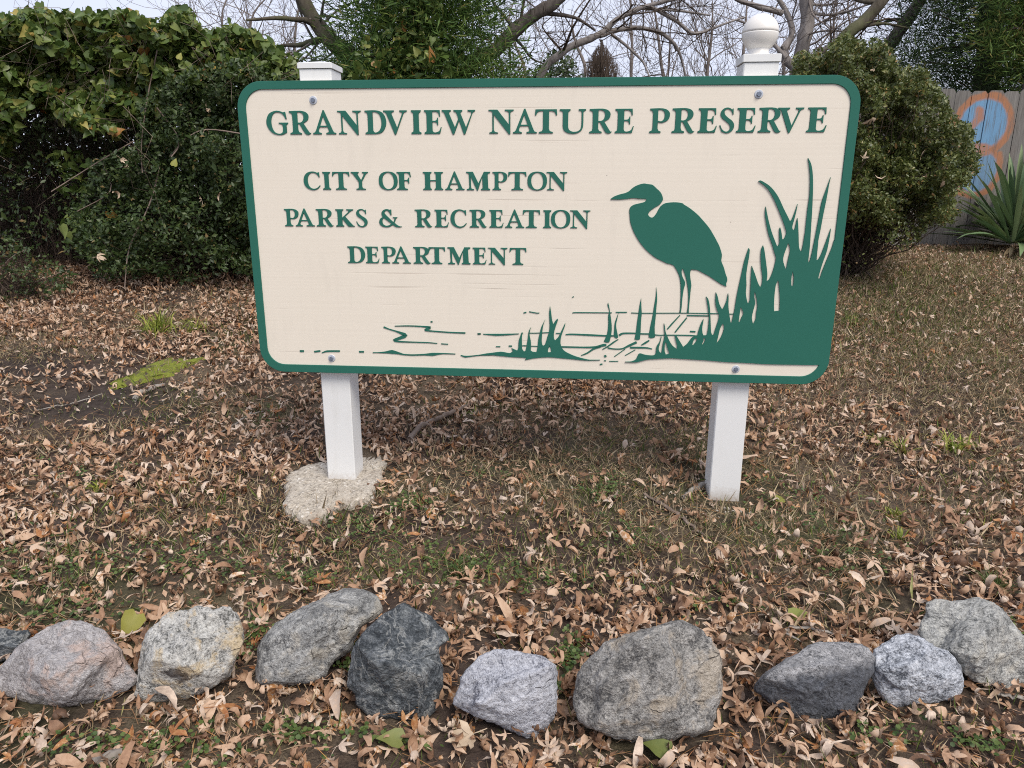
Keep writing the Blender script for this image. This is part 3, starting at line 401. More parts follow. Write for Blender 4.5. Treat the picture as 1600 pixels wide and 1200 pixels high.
# bolts
BOLTS = (( 0.31650478, -0.07301607), ( 2.06365523, -0.06459445), ( 0.32237474, -1.13842376), ( 2.06674227, -1.14567188))
def disc_prism(n, r, y0, y1, cx, cz, m, name, ch=.15):
    V, F = [], []
    for (yy, rr) in ((y1, r), (y0+(y1-y0)*ch, r), (y0, r*.9)):
        for k in range(n):
            a = 2*math.pi*(k+.3)/n; V.append((cx+rr*math.cos(a), yy, cz+rr*math.sin(a)))
    for j in (0, 1):
        for k in range(n): F.append((j*n+k, j*n+(k+1) % n, (j+1)*n+(k+1) % n, (j+1)*n+k))
    F.append(tuple(2*n+k for k in range(n))); return py_mesh(name, V, F, m)
for u, v_ in BOLTS:
    bo = add('bolt', disc_prism(6, .0095, -.011, -.003, u, zt+v_, mZ, 'bolt'), sign)
    add('washer', disc_prism(24, .0165, -.0032, .001, u, zt+v_, mZ2, 'washer', .4), bo)
# posts
def box_bevel(name, x0, x1, y0, y1, z0, z1, m, bev=.004, top=None):
    # square tube with eased corners; top = height of a low pyramid above z1
    cx, cy = (x0+x1)/2, (y0+y1)/2; ring = [(x0+bev, y0), (x1-bev, y0), (x1, y0+bev), (x1, y1-bev), (x1-bev, y1), (x0+bev, y1), (x0, y1-bev), (x0, y0+bev)]
    V = [(x, y, z0) for x, y in ring]+[(x, y, z1-bev*.6) for x, y in ring]+[(cx+(x-cx)*(1-bev*14), cy+(y-cy)*(1-bev*14), z1) for x, y in ring]
    F = [tuple(range(7, -1, -1))]
    for j in (0, 1):
        for k in range(8): F.append((8*j+k, 8*j+(k+1) % 8, 8*(j+1)+(k+1) % 8, 8*(j+1)+k))
    if top:
        V.append((cx, cy, z1+top)); F += [(16+k, 16+(k+1) % 8, 24) for k in range(8)]
    else: F.append(tuple(range(16, 24)))
    return py_mesh(name, V, F, m)
PW = .1325
def lathe(name, prof, c, m, n=40):
    V, F = [], []
    for r, z in prof:
        for k in range(n): a = 2*math.pi*k/n; V.append((r*math.cos(a), r*math.sin(a), z))
    for j in range(len(prof)-1):
        for k in range(n): F.append((j*n+k, j*n+(k+1) % n, (j+1)*n+(k+1) % n, (j+1)*n+k))
    V.append((0, 0, prof[-1][1])); t = len(V)-1; q = (len(prof)-1)*n
    F += [(q+k, q+(k+1) % n, t) for k in range(n)]
    return py_mesh(name, V, F, m, smooth=True)
for side, (u0, capz) in enumerate(((.252, .052), (2.006, .056))):
    p = add('post', box_bevel('post', u0, u0+PW, .0365, .0365+PW, -.25, zt+capz-.002, mW), sign)
    tag(p, ['white post with a flat cap, set in a broken concrete collar', 'white post topped with a ball'][side])
    e = .0055
    c = add('post_cap', box_bevel('post_cap', u0-e, u0+PW+e, .0365-e, .0365+PW+e, zt+capz-.0005, zt+capz+(.021 if side == 0 else .027), mW, .003, .014 if side == 0 else .006), p)
    if side:
        R = .069; zc = zt+.1665; prof = [(.045, zt+capz+.028-zc), (.0445, zt+capz+.033-zc), (.0405, zt+capz+.0335-zc), (.0385, zt+capz+.035-zc), (.0385, -.0585), (.0384, -.0582)]
        a0 = math.asin(.0383/R); aa = np.linspace(math.pi-a0, .02, 26)
        pass
        for i, a in enumerate(aa):
            prof.append((R*math.sin(a), R*math.cos(a)))
        # fine seam round the middle
        k = min(range(len(prof)), key=lambda i: abs(prof[i][1]) if i > 7 else 9)
        prof[k:k+1] = [(R, -.0012), (R-.0015, -.0006), (R-.0015, .0006), (R, .0012)]
        add('ball_finial', lathe('ball_finial', prof, None, mBall), p, (u0+PW/2, .0365+PW/2, zc))
# broken concrete collar round the left post
FOOT = [(45,700),(60,680),(150,630),(280,570),(330,575),(470,545),(640,480),(840,430),(930,430),(990,465),(1060,475),(1075,510),(1110,540),(1110,590),(1060,620),(1050,700),(990,780),(960,830),(920,920),(840,930),(760,970),(640,960),(560,1010),(500,1060),(400,1110),(280,1130),(180,1110),(100,1070),(40,1040),(35,950),(45,850),(60,780)]
FOOTP = [(440+x/6.665, 640+y/6.665) for x, y in FOOT]
def build_foot():
    pts = []; g0 = ground_at(530, 765)[2]
    for px, py in FOOTP:
        d = ray(px, py); t = (g0+.022-CAM_Z)/d[2]; pts.append((d[0]*t, d[1]*t))
    P = np.array(smooth_closed(pts, [True]*len(pts), 4)); n = len(P); c = P.mean(0)
    r_ = np.random.default_rng(4); jag = 1+r_.normal(0, .03, n)+.02*np.sin(np.arange(n)*1.3)*np.sin(np.arange(n)*.37); V, F = [], []
    rings = [(.96, -.10), (.985, -.015), (1.0, .010), (.97, .024)]+[(s, .030) for s in np.linspace(.9, .08, 10)]
    for s, z in rings:
        for k in range(n):
            q = c+(P[k]-c)*s*(1+(jag[k]-1)*(s > .9)); V.append((q[0], q[1], float(terrain(*c))+z+(.004*r_.normal() if s > .5 else .002*r_.normal())-.012*abs(P[k][0]-c[0])*s))
    for j in range(len(rings)-1):
        for k in range(n): F.append((j*n+k, j*n+(k+1) % n, (j+1)*n+(k+1) % n, (j+1)*n+k))
    F.append(tuple((len(rings)-1)*n+k for k in range(n)))
    inv = (Matrix.Translation((SX, SY, 0)) @ Matrix.Rotation(SYAW, 4, 'Z')).inverted()
    V = [tuple(inv @ Vector(v)) for v in V]
    add('concrete_collar', py_mesh('concrete_collar', V, F, mK, smooth=True), sign)
build_foot()

# ------------------------------------------------------------------ boulders along the front
def rock_mat(name, light, dark, mid=None, scale=60, speck=.5, band=0, rot=(0, 0, 0), stain=None, stain_amt=0, dark_side=None, vein=0, spot=None, crack=.35):
    m, nt, b, out = mat(name); v = objco(nt)
    v2 = mapping(nt, v, (1, 1+band*2.6, 1), rot)
    n1 = noise(nt, v2, scale, 6, .75, .5); n2 = noise(nt, v, 9, 5, .62, .7); n3 = noise(nt, v2, scale*3.4, 3, .6); n4 = noise(nt, v2, 17, 5, .65, .9)
    s = math_(nt, 'MULTIPLY_ADD', n3, .45, math_(nt, 'MULTIPLY', n1, .55)); s = math_(nt, 'MULTIPLY_ADD', math_(nt, 'SUBTRACT', n2, .5), .35, s); s = math_(nt, 'MULTIPLY_ADD', math_(nt, 'SUBTRACT', n4, .5), .40, s)
    md = mid or tuple((a+e)/2 for a, e in zip(light, dark)); w_ = .10/speck
    c = ramp(nt, s, [(.5-w_*1.1, dark), (.5-w_*.15, md), (.5+w_*.85, light), (.5+w_*1.9, tuple(min(.8, x*1.28) for x in light))])
    if band:
        w = node(nt, 'TexNoise', {'Scale': 6.0, 'Detail': 6.0, 'Roughness': .65, 'Distortion': .5}); nt.links.new(mapping(nt, v, (.8, 5, .8), rot), w.inputs['Vector'])
        c = mixc(nt, math_(nt, 'MULTIPLY', ramp(nt, w.outputs[0], [(.44, (0, 0, 0)), (.58, (1, 1, 1))]), band), c, mixc(nt, n1, dark, md))
    if stain:
        c = mixc(nt, math_(nt, 'MULTIPLY', ramp(nt, math_(nt, 'MULTIPLY_ADD', n1, .3, n2), [(.66, (0, 0, 0)), (.76, (1, 1, 1))]), stain_amt), c, mixc(nt, n3, stain, tuple(min(1, x*1.5) for x in stain)))
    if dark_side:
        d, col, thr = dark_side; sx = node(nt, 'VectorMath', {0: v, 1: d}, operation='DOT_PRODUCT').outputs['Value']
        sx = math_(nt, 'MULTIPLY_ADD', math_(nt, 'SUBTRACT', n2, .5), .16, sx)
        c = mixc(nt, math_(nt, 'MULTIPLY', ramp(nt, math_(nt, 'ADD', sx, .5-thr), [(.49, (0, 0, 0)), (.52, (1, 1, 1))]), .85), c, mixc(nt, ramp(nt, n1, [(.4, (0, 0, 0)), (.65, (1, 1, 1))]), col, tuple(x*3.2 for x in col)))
    if spot:
        d = node(nt, 'VectorMath', {0: v, 1: tuple(-x for x in spot[0])}, operation='ADD').outputs[0]; L = node(nt, 'VectorMath', {0: d}, operation='LENGTH').outputs['Value']; L = math_(nt, 'MULTIPLY_ADD', math_(nt, 'SUBTRACT', n4, .5), .20, L)
        c = mixc(nt, node(nt, 'MapRange', {0: L, 1: spot[1]*.6, 2: spot[1], 3: .8, 4: 0.0}).outputs[0], c, (.055, .045, .045))
    if vein:
        vn = noise(nt, mapping(nt, v, (1, 1.6, 1), (0.4, .2, .5)), 6, 5, .6, 1.5)
        vm = ramp(nt, vn, [(.475, (0, 0, 0)), (.5, (1, 1, 1)), (.525, (0, 0, 0))]); c = mixc(nt, math_(nt, 'MULTIPLY', math_(nt, 'MULTIPLY', vm, n1), vein), c, (.62, .62, .58))
    wv_ = node(nt, 'VectorMath', {0: node(nt, 'VectorMath', {0: node(nt, 'TexNoise', {'Scale': 11.0, 'Detail': 4.0, 'Vector': v}).outputs['Color'], 'Scale': .10}, operation='SCALE').outputs[0], 1: mapping(nt, v2, (1, 1, 1))}, operation='ADD').outputs[0]
    vo = node(nt, 'TexVoronoi', {'Scale': 10.0, 'Vector': wv_}, feature='DISTANCE_TO_EDGE').outputs['Distance']
    ck = math_(nt, 'MULTIPLY', ramp(nt, vo, [(.0, (1, 1, 1)), (.035, (0, 0, 0))]), ramp(nt, n2, [(.52, (0, 0, 0)), (.64, (1, 1, 1))]))
    c = mixc(nt, math_(nt, 'MULTIPLY', ck, crack), c, tuple(x*.55 for x in dark))
    nt.links.new(c, b.inputs['Base Color']); b.inputs['Roughness'].default_value = .8; b.inputs['Specular IOR Level'].default_value = .3
    hgt = math_(nt, 'ADD', math_(nt, 'MULTIPLY', n1, .8), math_(nt, 'ADD', math_(nt, 'MULTIPLY', n2, 1.6), math_(nt, 'MULTIPLY', n4, 1.5))); bump(nt, math_(nt, 'MULTIPLY_ADD', ck, -.5, hgt), 1.0, .016, b)
    return m
def icosphere(sub):
    t = (1+5**.5)/2; V = np.array([(-1, t, 0), (1, t, 0), (-1, -t, 0), (1, -t, 0), (0, -1, t), (0, 1, t), (0, -1, -t), (0, 1, -t), (t, 0, -1), (t, 0, 1), (-t, 0, -1), (-t, 0, 1)], float)
    F = np.array([(0, 11, 5), (0, 5, 1), (0, 1, 7), (0, 7, 10), (0, 10, 11), (1, 5, 9), (5, 11, 4), (11, 10, 2), (10, 7, 6), (7, 1, 8), (3, 9, 4), (3, 4, 2), (3, 2, 6), (3, 6, 8), (3, 8, 9), (4, 9, 5), (2, 4, 11), (6, 2, 10), (8, 6, 7), (9, 8, 1)])
    V /= np.linalg.norm(V, axis=1, keepdims=True)
    for _ in range(sub):
        E = np.sort(np.concatenate([F[:, [0, 1]], F[:, [1, 2]], F[:, [2, 0]]]), 1); U, inv = np.unique(E, axis=0, return_inverse=True); inv = inv.reshape(-1)
        Mv = V[U].sum(1); Mv /= np.linalg.norm(Mv, axis=1, keepdims=True); o = len(V); n = len(F); a, bb, c = o+inv[:n], o+inv[n:2*n], o+inv[2*n:]
        V = np.concatenate([V, Mv]); F = np.concatenate([np.stack([F[:, 0], a, c], 1), np.stack([F[:, 1], bb, a], 1), np.stack([F[:, 2], c, bb], 1), np.stack([a, bb, c], 1)])
    return V, F
ICO = icosphere(5)
ROCKS = []
def n3d(P, f, seed):
    r = np.random.default_rng(seed); o = 0
    for k in range(7):
        d = r.normal(size=3); d /= np.linalg.norm(d); o = o+np.sin(P@d*f*r.uniform(.6, 1.5)+r.uniform(0, 6.28))
    return o/7**.5/1.2
def rock(label, zoom, pts, m, seed, lift=.30, depth=.95, facets=()):
    sc, ox, oy = zoom; S = np.array([(ox+x/sc, oy+y/sc) for x, y in pts])
    lo, hi = S.min(0), S.max(0); c2 = (lo+hi)/2
    hpx = hi[1]-lo[1]
    g0 = ground_at(c2[0], c2[1]+hpx*.25); Y = g0[1]
    for _ in range(200):
        C = at(c2[0], c2[1], Y); w = (C-np.array([0, 0, CAM_Z]))@FWD; hw = hpx*w/FPX
        e = C[2]-terrain(C[0], C[1])-lift*1.42*hw
        if abs(e) < .002: break
        Y += e*.5
    # radial profile of the outline
    rel = (S-c2)*np.array([1, -1]); ang = np.arctan2(rel[:, 1], rel[:, 0]); dens = []
    for i in range(len(rel)):
        for u in np.linspace(0, 1, 12, endpoint=False): dens.append(rel[i]*(1-u)+rel[(i+1) % len(rel)]*u)
    dens = np.array(dens); a = np.arctan2(dens[:, 1], dens[:, 0]); r = np.linalg.norm(dens, axis=1); od = np.argsort(a); a, r = a[od], r[od]
    aa = np.concatenate([a-2*np.pi, a, a+2*np.pi]); rr = np.concatenate([r, r, r])
    D, F = ICO; view = C-np.array([0, 0, CAM_Z]); view = view/np.linalg.norm(view)
    rt, uv = RGT, UPV
    phi = np.arctan2(D[:, 1], D[:, 0]); eq = np.hypot(D[:, 0], D[:, 1]); R = np.interp(phi, aa, rr)*w/FPX
    size = np.sqrt(((hi-lo)*w/FPX).prod())
    dz = D[:, 2]*size/2*depth*np.where(D[:, 2] > 0, 1.0, 1.0)
    eqp = eq**.8
    P = np.stack([R*eqp*np.cos(phi), R*eqp*np.sin(phi), dz], 1)       # x right, y up in the outline's plane, z towards the viewer
    rs = np.random.default_rng(seed)
    # broken faces: press the surface flat onto a few planes
    pl = list(facets)
    for k in range(7):
        d = rs.normal(size=3); d[2] = abs(d[2])*.8+.15; d /= np.linalg.norm(d); pl.append((*d, rs.uniform(.52, .74)))
    ext = np.array([np.ptp(P[:, 0])/2, np.ptp(P[:, 1])/2, size/2*depth])
    for dx, dy, dzz, f in pl:
        d = np.array([dx, dy, dzz]); d = d/np.linalg.norm(d); lim = f*np.linalg.norm(ext*d)
        h = P@d; over = np.clip(h-lim, 0, None); keep = np.clip(eq*1.0, 0, 1)**8*np.where(D[:, 2] > -.3, 1, 0)
        P = P-d[None]*(over*.92*(1-keep))[:, None]
    q = P/size
    disp = .010*n3d(q, 6, seed)-.014*abs(n3d(q, 9, seed+7))+.007-.014*abs(n3d(q, 21, seed+1))+.007-.010*abs(n3d(q, 47, seed+2))+.004+.0045*n3d(q, 95, seed+3)
    nrm = P/np.linalg.norm(P, axis=1, keepdims=True); P = P+nrm*(disp*size)[:, None]
    Wd = P[:, :1]*rt+P[:, 1:2]*uv-P[:, 2:]*view
    o = add('boulder', np_mesh('boulder', Wd, F, m, smooth=True), None, tuple(C)); tag(o, label, 'boulder', 'boulders along the front edge')
    ROCKS.append((C, S, size, Wd+C)); return o
ZA, ZB, ZC, ZD = (3.81, 0, 900), (4.446, 370, 890), (3.404, 680, 930), (3.556, 1150, 900)
m_pink = rock_mat('pink_grey_granite', (.60, .58, .575), (.19, .175, .17), (.45, .425, .415), 60, .85, .25, (0, .2, .5), (.46, .34, .28), .7)
m_yel = rock_mat('stained_granite', (.68, .67, .62), (.12, .12, .11), (.50, .49, .455), 52, .9, .1, (0, .2, .9), (.44, .30, .11), .6, None, 0, ((.0, -.088, .0), .036))
m_gry = rock_mat('banded_grey_gneiss', (.54, .54, .52), (.10, .102, .105), (.34, .34, .325), 50, .9, .5, (0, .3, -.75), (.42, .36, .26), .35)
m_drk = rock_mat('dark_slate_rock', (.21, .225, .235), (.030, .036, .042), (.075, .086, .094), 46, .8, .2, (0, .2, .4), (.20, .21, .20), .3, None, .75)
m_pale = rock_mat('pale_blue_grey_granite', (.64, .65, .69), (.13, .135, .165), (.48, .49, .53), 70, .75, 0, crack=.25)
m_big = rock_mat('grey_brown_gneiss', (.50, .485, .455), (.085, .084, .083), (.295, .285, .265), 56, .9, .2, (0, .2, .3), (.37, .29, .19), .45)
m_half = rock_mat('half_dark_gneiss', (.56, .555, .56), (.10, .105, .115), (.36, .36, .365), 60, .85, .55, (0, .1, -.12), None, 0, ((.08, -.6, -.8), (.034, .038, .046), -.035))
m_blue = rock_mat('blue_grey_speckled_granite', (.70, .73, .78), (.09, .10, .12), (.43, .455, .495), 52, .9, .2, (0, .2, .6))
m_end = rock_mat('buff_grey_granite', (.60, .60, .56), (.12, .125, .12), (.40, .40, .38), 50, .9, .3, (0, .2, .5), (.38, .33, .24), .35)
rock('dark blue-grey boulder cut off by the left edge of the photo', ZA, [(-110,480),(-90,380),(-40,325),(0,310),(90,325),(170,322),(190,345),(150,420),(80,480),(0,510),(-70,530)], m_drk, 11)
rock('low pale boulder with pinkish patches, first full boulder from the left', ZA, [(-45,640),(0,545),(40,500),(110,420),(190,365),(250,315),(330,285),(400,262),(470,272),(540,290),(600,320),(640,355),(690,400),(720,440),(740,490),(790,555),(820,600),(800,650),(730,690),(640,735),(560,745),(480,765),(380,780),(330,765),(280,750),(200,755),(120,740),(40,720),(-20,700)], m_pink, 12, .26, facets=[(-.3, .5, .8, .72), (.5, -.1, .85, .72)])
rock('upright whitish boulder stained yellow with a dark spot', ZA, [(830,520),(840,440),(870,340),(930,280),(1000,215),(1090,200),(1190,175),(1240,185),(1270,200),(1330,175),(1380,185),(1430,230),(1450,300),(1458,390),(1430,450),(1385,540),(1370,600),(1310,640),(1230,690),(1120,735),(1000,745),(910,755),(840,750),(800,715),(815,640)], m_yel, 13, .3, facets=[(.05, .1, 1, .74)])
rock('long slanting grey banded boulder leaning up to the right', ZB, [(180,490),(280,380),(400,300),(500,250),(620,170),(740,125),(830,130),(900,150),(965,185),(995,240),(1010,290),(950,350),(870,400),(820,470),(800,560),(740,600),(690,640),(640,700),(620,750),(540,790),(420,805),(280,815),(140,815),(130,760),(145,650),(160,560)], m_gry, 14, .28, facets=[(-.45, .55, .6, .55), (.35, -.5, .8, .66)])
rock('near-black pointed boulder with white flecks', ZB, [(795,600),(800,560),(840,480),(900,410),(1000,330),(1090,265),(1140,235),(1190,235),(1240,275),(1330,320),(1400,380),(1460,440),(1470,490),(1400,540),(1395,590),(1425,690),(1425,800),(1390,900),(1380,980),(1320,1040),(1200,1055),(1060,1040),(920,1020),(840,940),(790,850),(765,790),(770,700)], m_drk, 15, .3, facets=[(.05, -.6, .85, .62), (-.2, .55, .85, .66), (.75, .3, .6, .6)])
rock('small flat-topped pale bluish-white boulder', ZC, [(88,580),(100,545),(130,480),(135,440),(200,370),(260,310),(330,283),(400,288),(470,295),(560,320),(640,370),(652,420),(645,500),(650,560),(635,640),(600,700),(530,755),(480,755),(420,725),(330,690),(200,650),(130,610)], m_pale, 16, .3, facets=[(0, .5, .85, .62), (-.1, -.75, .65, .66)])
rock('largest boulder, rounded grey-brown with a ridge down its face', ZC, [(720,580),(740,500),(760,420),(810,340),(850,300),(900,250),(1000,220),(1100,200),(1200,165),(1260,140),(1310,135),(1400,180),(1460,230),(1505,280),(1520,340),(1512,450),(1520,540),(1500,640),(1470,710),(1400,750),(1290,765),(1220,795),(1130,805),(1000,765),(900,740),(800,700),(740,650)], m_big, 17, .32, facets=[(-.6, .25, .75, .62), (.55, .1, .8, .68), (0, -.7, .7, .72)])
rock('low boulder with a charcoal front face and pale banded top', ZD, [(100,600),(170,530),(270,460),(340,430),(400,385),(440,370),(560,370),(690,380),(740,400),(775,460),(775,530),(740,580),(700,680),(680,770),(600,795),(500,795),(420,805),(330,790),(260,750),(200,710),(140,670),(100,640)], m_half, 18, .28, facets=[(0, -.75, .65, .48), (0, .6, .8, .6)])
rock('blue-grey speckled boulder wedged between two others at the right', ZD, [(765,410),(830,365),(900,335),(960,322),(1040,345),(1100,390),(1180,420),(1220,450),(1250,500),(1265,570),(1250,640),(1220,685),(1080,700),(1010,705),(960,715),(900,735),(840,715),(800,660),(770,600),(760,560),(762,480)], m_blue, 19, .3, facets=[(0, -.8, .6, .66), (.1, .4, .9, .66)])
rock('broad buff-grey boulder farthest right, set behind the row', ZD, [(1000,310),(1020,260),(1050,210),(1060,150),(1120,130),(1200,140),(1290,130),(1350,120),(1420,140),(1480,190),(1530,250),(1590,330),(1660,400),(1690,500),(1640,600),(1520,640),(1400,620),(1310,580),(1250,520),(1200,450),(1130,400),(1040,370)], m_end, 20, .28, facets=[(-.2, .2, .95, .7)])

# ------------------------------------------------------------------ vegetation helpers
DIAMOND = (np.array([(0, -.5, 0), (.26, .02, .10), (0, .5, .02), (-.26, .02, .10)]), np.array([(0, 1, 2), (0, 2, 3)]))
OVAL = (np.array([(0, -.5, 0), (.2, -.22, .07), (.24, .12, .07), (0, .5, -.03), (-.24, .12, .07), (-.2, -.22, .07), (0, 0, 0)]), np.array([(0, 1, 6), (1, 2, 6), (2, 3, 6), (3, 4, 6), (4, 5, 6), (5, 0, 6)]))
HEART = (np.array([(0, -.40, 0), (.20, -.52, .10), (.40, -.36, .17), (.36, -.06, .15), (.19, .24, .07), (0, .60, -.16), (-.19, .24, .07), (-.36, -.06, .15), (-.40, -.36, .17), (-.20, -.52, .10), (0, -.02, 0)]),
         np.array([(i, (i+1) % 10, 10) for i in range(10)]))
BLADE = (np.array([(0, -.5, 0), (.062, -.05, .04), (0, .5, -.05), (-.062, -.05, .04)]), np.array([(0, 1, 2), (0, 2, 3)]))
def volume(poly, Y0, thick, n, lump=.25, seed=0, wob=10, back=1.6, fade=None, lowest=.02):
    # points inside a plant's crown: outline poly (photo px) at distance Y0, going thick metres deep
    r = np.random.default_rng(seed); P = np.array(poly, float); lo, hi = P.min(0)-wob, P.max(0)+wob; out = []
    got = 0
    while got < n:
        q = r.uniform(lo, hi, (n*2, 2)); w = wob*smooth_noise(q[:, 0]/14, q[:, 1]/14, seed+1); w2 = wob*smooth_noise(q[:, 0]/14, q[:, 1]/14, seed+2)
        ok = in_poly(q[:, 0]+w+r.normal(0, wob*.25, len(q)), q[:, 1]+w2+r.normal(0, wob*.25, len(q)), poly)
        if fade is not None: ok &= r.random(len(q)) < fade(q[:, 0], q[:, 1])
        q = q[ok]; f = lump*(smooth_noise(q[:, 0]/26, q[:, 1]/22, seed+3)+.6*smooth_noise(q[:, 0]/9, q[:, 1]/9, seed+4)); Yv = Y0+f+thick*r.random(len(q))**back
        d = FWD[None]+((q[:, :1]-800)/FPX)*RGT+((600-q[:, 1:])/FPX)*UPV; p = d*(Yv/d[:, 1])[:, None]; p[:, 2] += CAM_Z
        p = p[p[:, 2] > terrain(p[:, 0], p[:, 1])+lowest]; out.append(p); got += len(p)
    return np.concatenate(out)[:n]
def leaves(name, pos, tmpl, size, m, parent, seed=0, jit=.35, bias=(0, -.6, .55), rnd=.9, tint=(.45, .2), droop=None):
    r = np.random.default_rng(seed); n = len(pos)
    nm = np.array(bias)+rnd*r.normal(size=(n, 3)); s = size*np.exp(r.normal(0, jit, n))
    R = rot_mats(nm, r.uniform(0, 2*np.pi, n) if droop is None else np.pi+r.normal(0, droop, n))
    V, F = scatter(*tmpl, pos, R, s[:, None]); t = np.clip(r.normal(*tint, n), 0, 1)
    o = add(name, np_mesh(name, V, F, m, np.repeat(t, len(tmpl[0]))), parent); return o
def stems(base, tip, r0, rng_, wob=.06, n=6):
    P = np.linspace(base, tip, n); L = np.linalg.norm(np.subtract(tip, base)); P[1:-1] += rng_.normal(0, wob*L, (n-2, 3)); return P, np.linspace(r0, r0*.35, n)
def grow(lines, p, d, L, r, lvl, g, spread=.75, upb=.15, n=6, kids=(3, 5), wob=.16):
    d = np.asarray(d, float); d /= np.linalg.norm(d); P = [np.array(p, float)]
    for i in range(n-1):
        d = d+g.normal(0, wob, 3)+np.array([0, 0, upb*.12]); d /= np.linalg.norm(d); P.append(P[-1]+d*L/(n-1))
    lines.append((np.array(P), np.linspace(r, max(r*.45, .0022), n)))
    if lvl <= 0: return
    for k in range(g.integers(*kids)):
        i = g.integers(1, n); dd = (P[i]-P[i-1])/np.linalg.norm(P[i]-P[i-1])+g.normal(0, spread, 3)+np.array([0, 0, upb])
        grow(lines, P[i], dd, L*g.uniform(.45, .75), max(r*g.uniform(.38, .55), .0025), lvl-1, g, spread, upb, n, kids, wob)
def limb(pts, Y, rpx, dY=0):            # a limb along a line seen in the photo, with its own depth
    n = len(pts); P = np.array([at(x, y, Y+dY*i/max(n-1, 1)) for i, (x, y) in enumerate(pts)])
    r = np.array(rpx, float)*Y/FPX; t = np.linspace(0, n-1, (n-1)*4+1)
    Q = np.stack([np.interp(t, range(n), P[:, i]) for i in range(3)], 1); R = np.interp(t, range(n), r)*(1+.10*np.sin(np.arange(len(t))*2.1+pts[0][0])*np.sin(np.arange(len(t))*.9+pts[0][1]))
    Q = Q+np.random.default_rng(int(abs(pts[0][0])*7+abs(pts[-1][1]))).normal(0, 1, Q.shape)*R[:, None]*.28
    k = np.array([.25, .5, .25])
    for _ in range(2):
        for i in range(3): Q[1:-1, i] = np.convolve(Q[:, i], k, 'valid')
    return Q, R
def to_ground(pts, Y, rpx, x_off=0, **k):       # the same, carried on down into the ground
    Q, R = limb(pts, Y, rpx, **k); b = Q[-1].copy(); g = b.copy(); g[0] += x_off; g[2] = terrain(g[0], g[1])-.15
    S = np.linspace(b, g, 7)[1:]; return np.concatenate([Q, S]), np.concatenate([R, np.linspace(R[-1], R[-1]*1.25, 6)])
def tree(name, label, cat, limbs, m_bark, twig_n, twig_L, seed, lvl=2, m_twig=None, group=None, loc=None, twig_from=0, kids=(3, 5), upb=.2, spread=.75, rr=.4, tmin=0.):
    g = np.random.default_rng(seed); base = limbs[0][0][-1] if loc is None else loc
    t = thing(name, label, cat, tuple(map(float, base)), 0, group)
    sh = lambda V: V-np.asarray(base)
    V, F = tubes(limbs[:1], 9); add('trunk', np_mesh('trunk', sh(V), F, m_bark, smooth=True), t)
    for l in limbs[1:]:
        V, F = tubes([l], 7); add('branch', np_mesh('branch', sh(V), F, m_bark, smooth=True), t)
    lines = []
    for P, R in limbs[twig_from:]:
        L = np.linalg.norm(np.diff(P, axis=0), axis=1).sum()
        for k in range(max(2, int(twig_n*L))):
            i = g.integers(1, len(P))
            if P[i][2] < tmin: continue
            d = g.normal(0, 1, 3); d[2] += upb*2
            grow(lines, P[i], d, twig_L*g.uniform(.5, 1.2), min(R[i]*rr, .018), lvl, g, spread, upb, 6, kids)
    V, F = tubes(lines, 4); o = add('twigs', np_mesh('twigs', sh(V), F, m_twig or M_TWIG), t); tag(o, kind='stuff')
    return t

# ------------------------------------------------------------------ trees behind
L1 = [to_ground([(440, -70), (472, -2), (500, 45), (522, 68), (560, 98), (590, 160)], 9.2, [8, 9.5, 11, 12.5, 14, 15], .5),
      limb([(505, 52), (480, 33), (455, 30), (420, 28), (385, 32)], 9.2, [5, 4, 3.4, 2.6, 1.6], -.5), limb([(512, 58), (492, 62), (470, 72), (440, 70), (410, 84)], 9.2, [5.5, 4.8, 3.6, 2.4, 1.4], .4)]
tree('bare_tree', 'leaning bare trunk with mossy bark left of the green cedar', 'tree', L1, M_BARKM, 3.2, .9, 21, 2)
L2 = [to_ground([(940, -90), (905, -30), (868, 2), (842, 18), (800, 55), (762, 85), (730, 110), (690, 160)], 8.8, [6, 7, 8.5, 9, 10, 10.5, 11, 12], -.3),
      limb([(806, 50), (792, 30), (770, 5), (755, -40)], 8.8, [3, 2.4, 2, 1.3], .5), limb([(838, 20), (880, 22), (905, 30), (930, 48)], 8.8, [3.4, 2.8, 2.2, 1.4], .4), limb([(800, 55), (815, 70), (830, 92), (850, 100)], 8.8, [2.5, 2, 1.5, 1], .3)]
tree('bare_tree', 'dark bare limb rising to the right out of the cedar', 'tree', L2, M_BARKD, 3.0, .9, 22, 2, M_TWIGD)
L3 = [to_ground([(1120, -40), (1080, -8), (1040, 2), (992, 14), (962, 30), (940, 52), (905, 66), (870, 86), (850, 104), (838, 140)], 9.6, [1.8, 2.2, 2.7, 3.3, 3.6, 4.7, 5, 5.3, 5.5, 5.8], .2),
      limb([(938, 54), (962, 46), (1000, 44), (1032, 50), (1056, 68), (1066, 95), (1072, 125)], 9.6, [3.6, 3.6, 3.2, 2.9, 2.4, 1.9, 1.3], .3), limb([(955, 52), (984, 76), (1005, 96), (1015, 120)], 9.6, [2.2, 2, 1.6, 1.1], -.3),
      limb([(1018, 10), (1050, 28), (1080, 52), (1100, 50), (1130, 38), (1165, 26)], 9.6, [2.9, 2.7, 2.4, 2.2, 1.7, 1.2], .4), limb([(1000, 14), (1060, 16), (1110, 24)], 9.6, [2.4, 1.9, 1.2], .6)]
tree('bare_tree', 'grey bare tree with long arching limbs above the middle of the sign', 'tree', L3, M_BARKG, 3.4, .8, 23, 2, M_TWIGD)
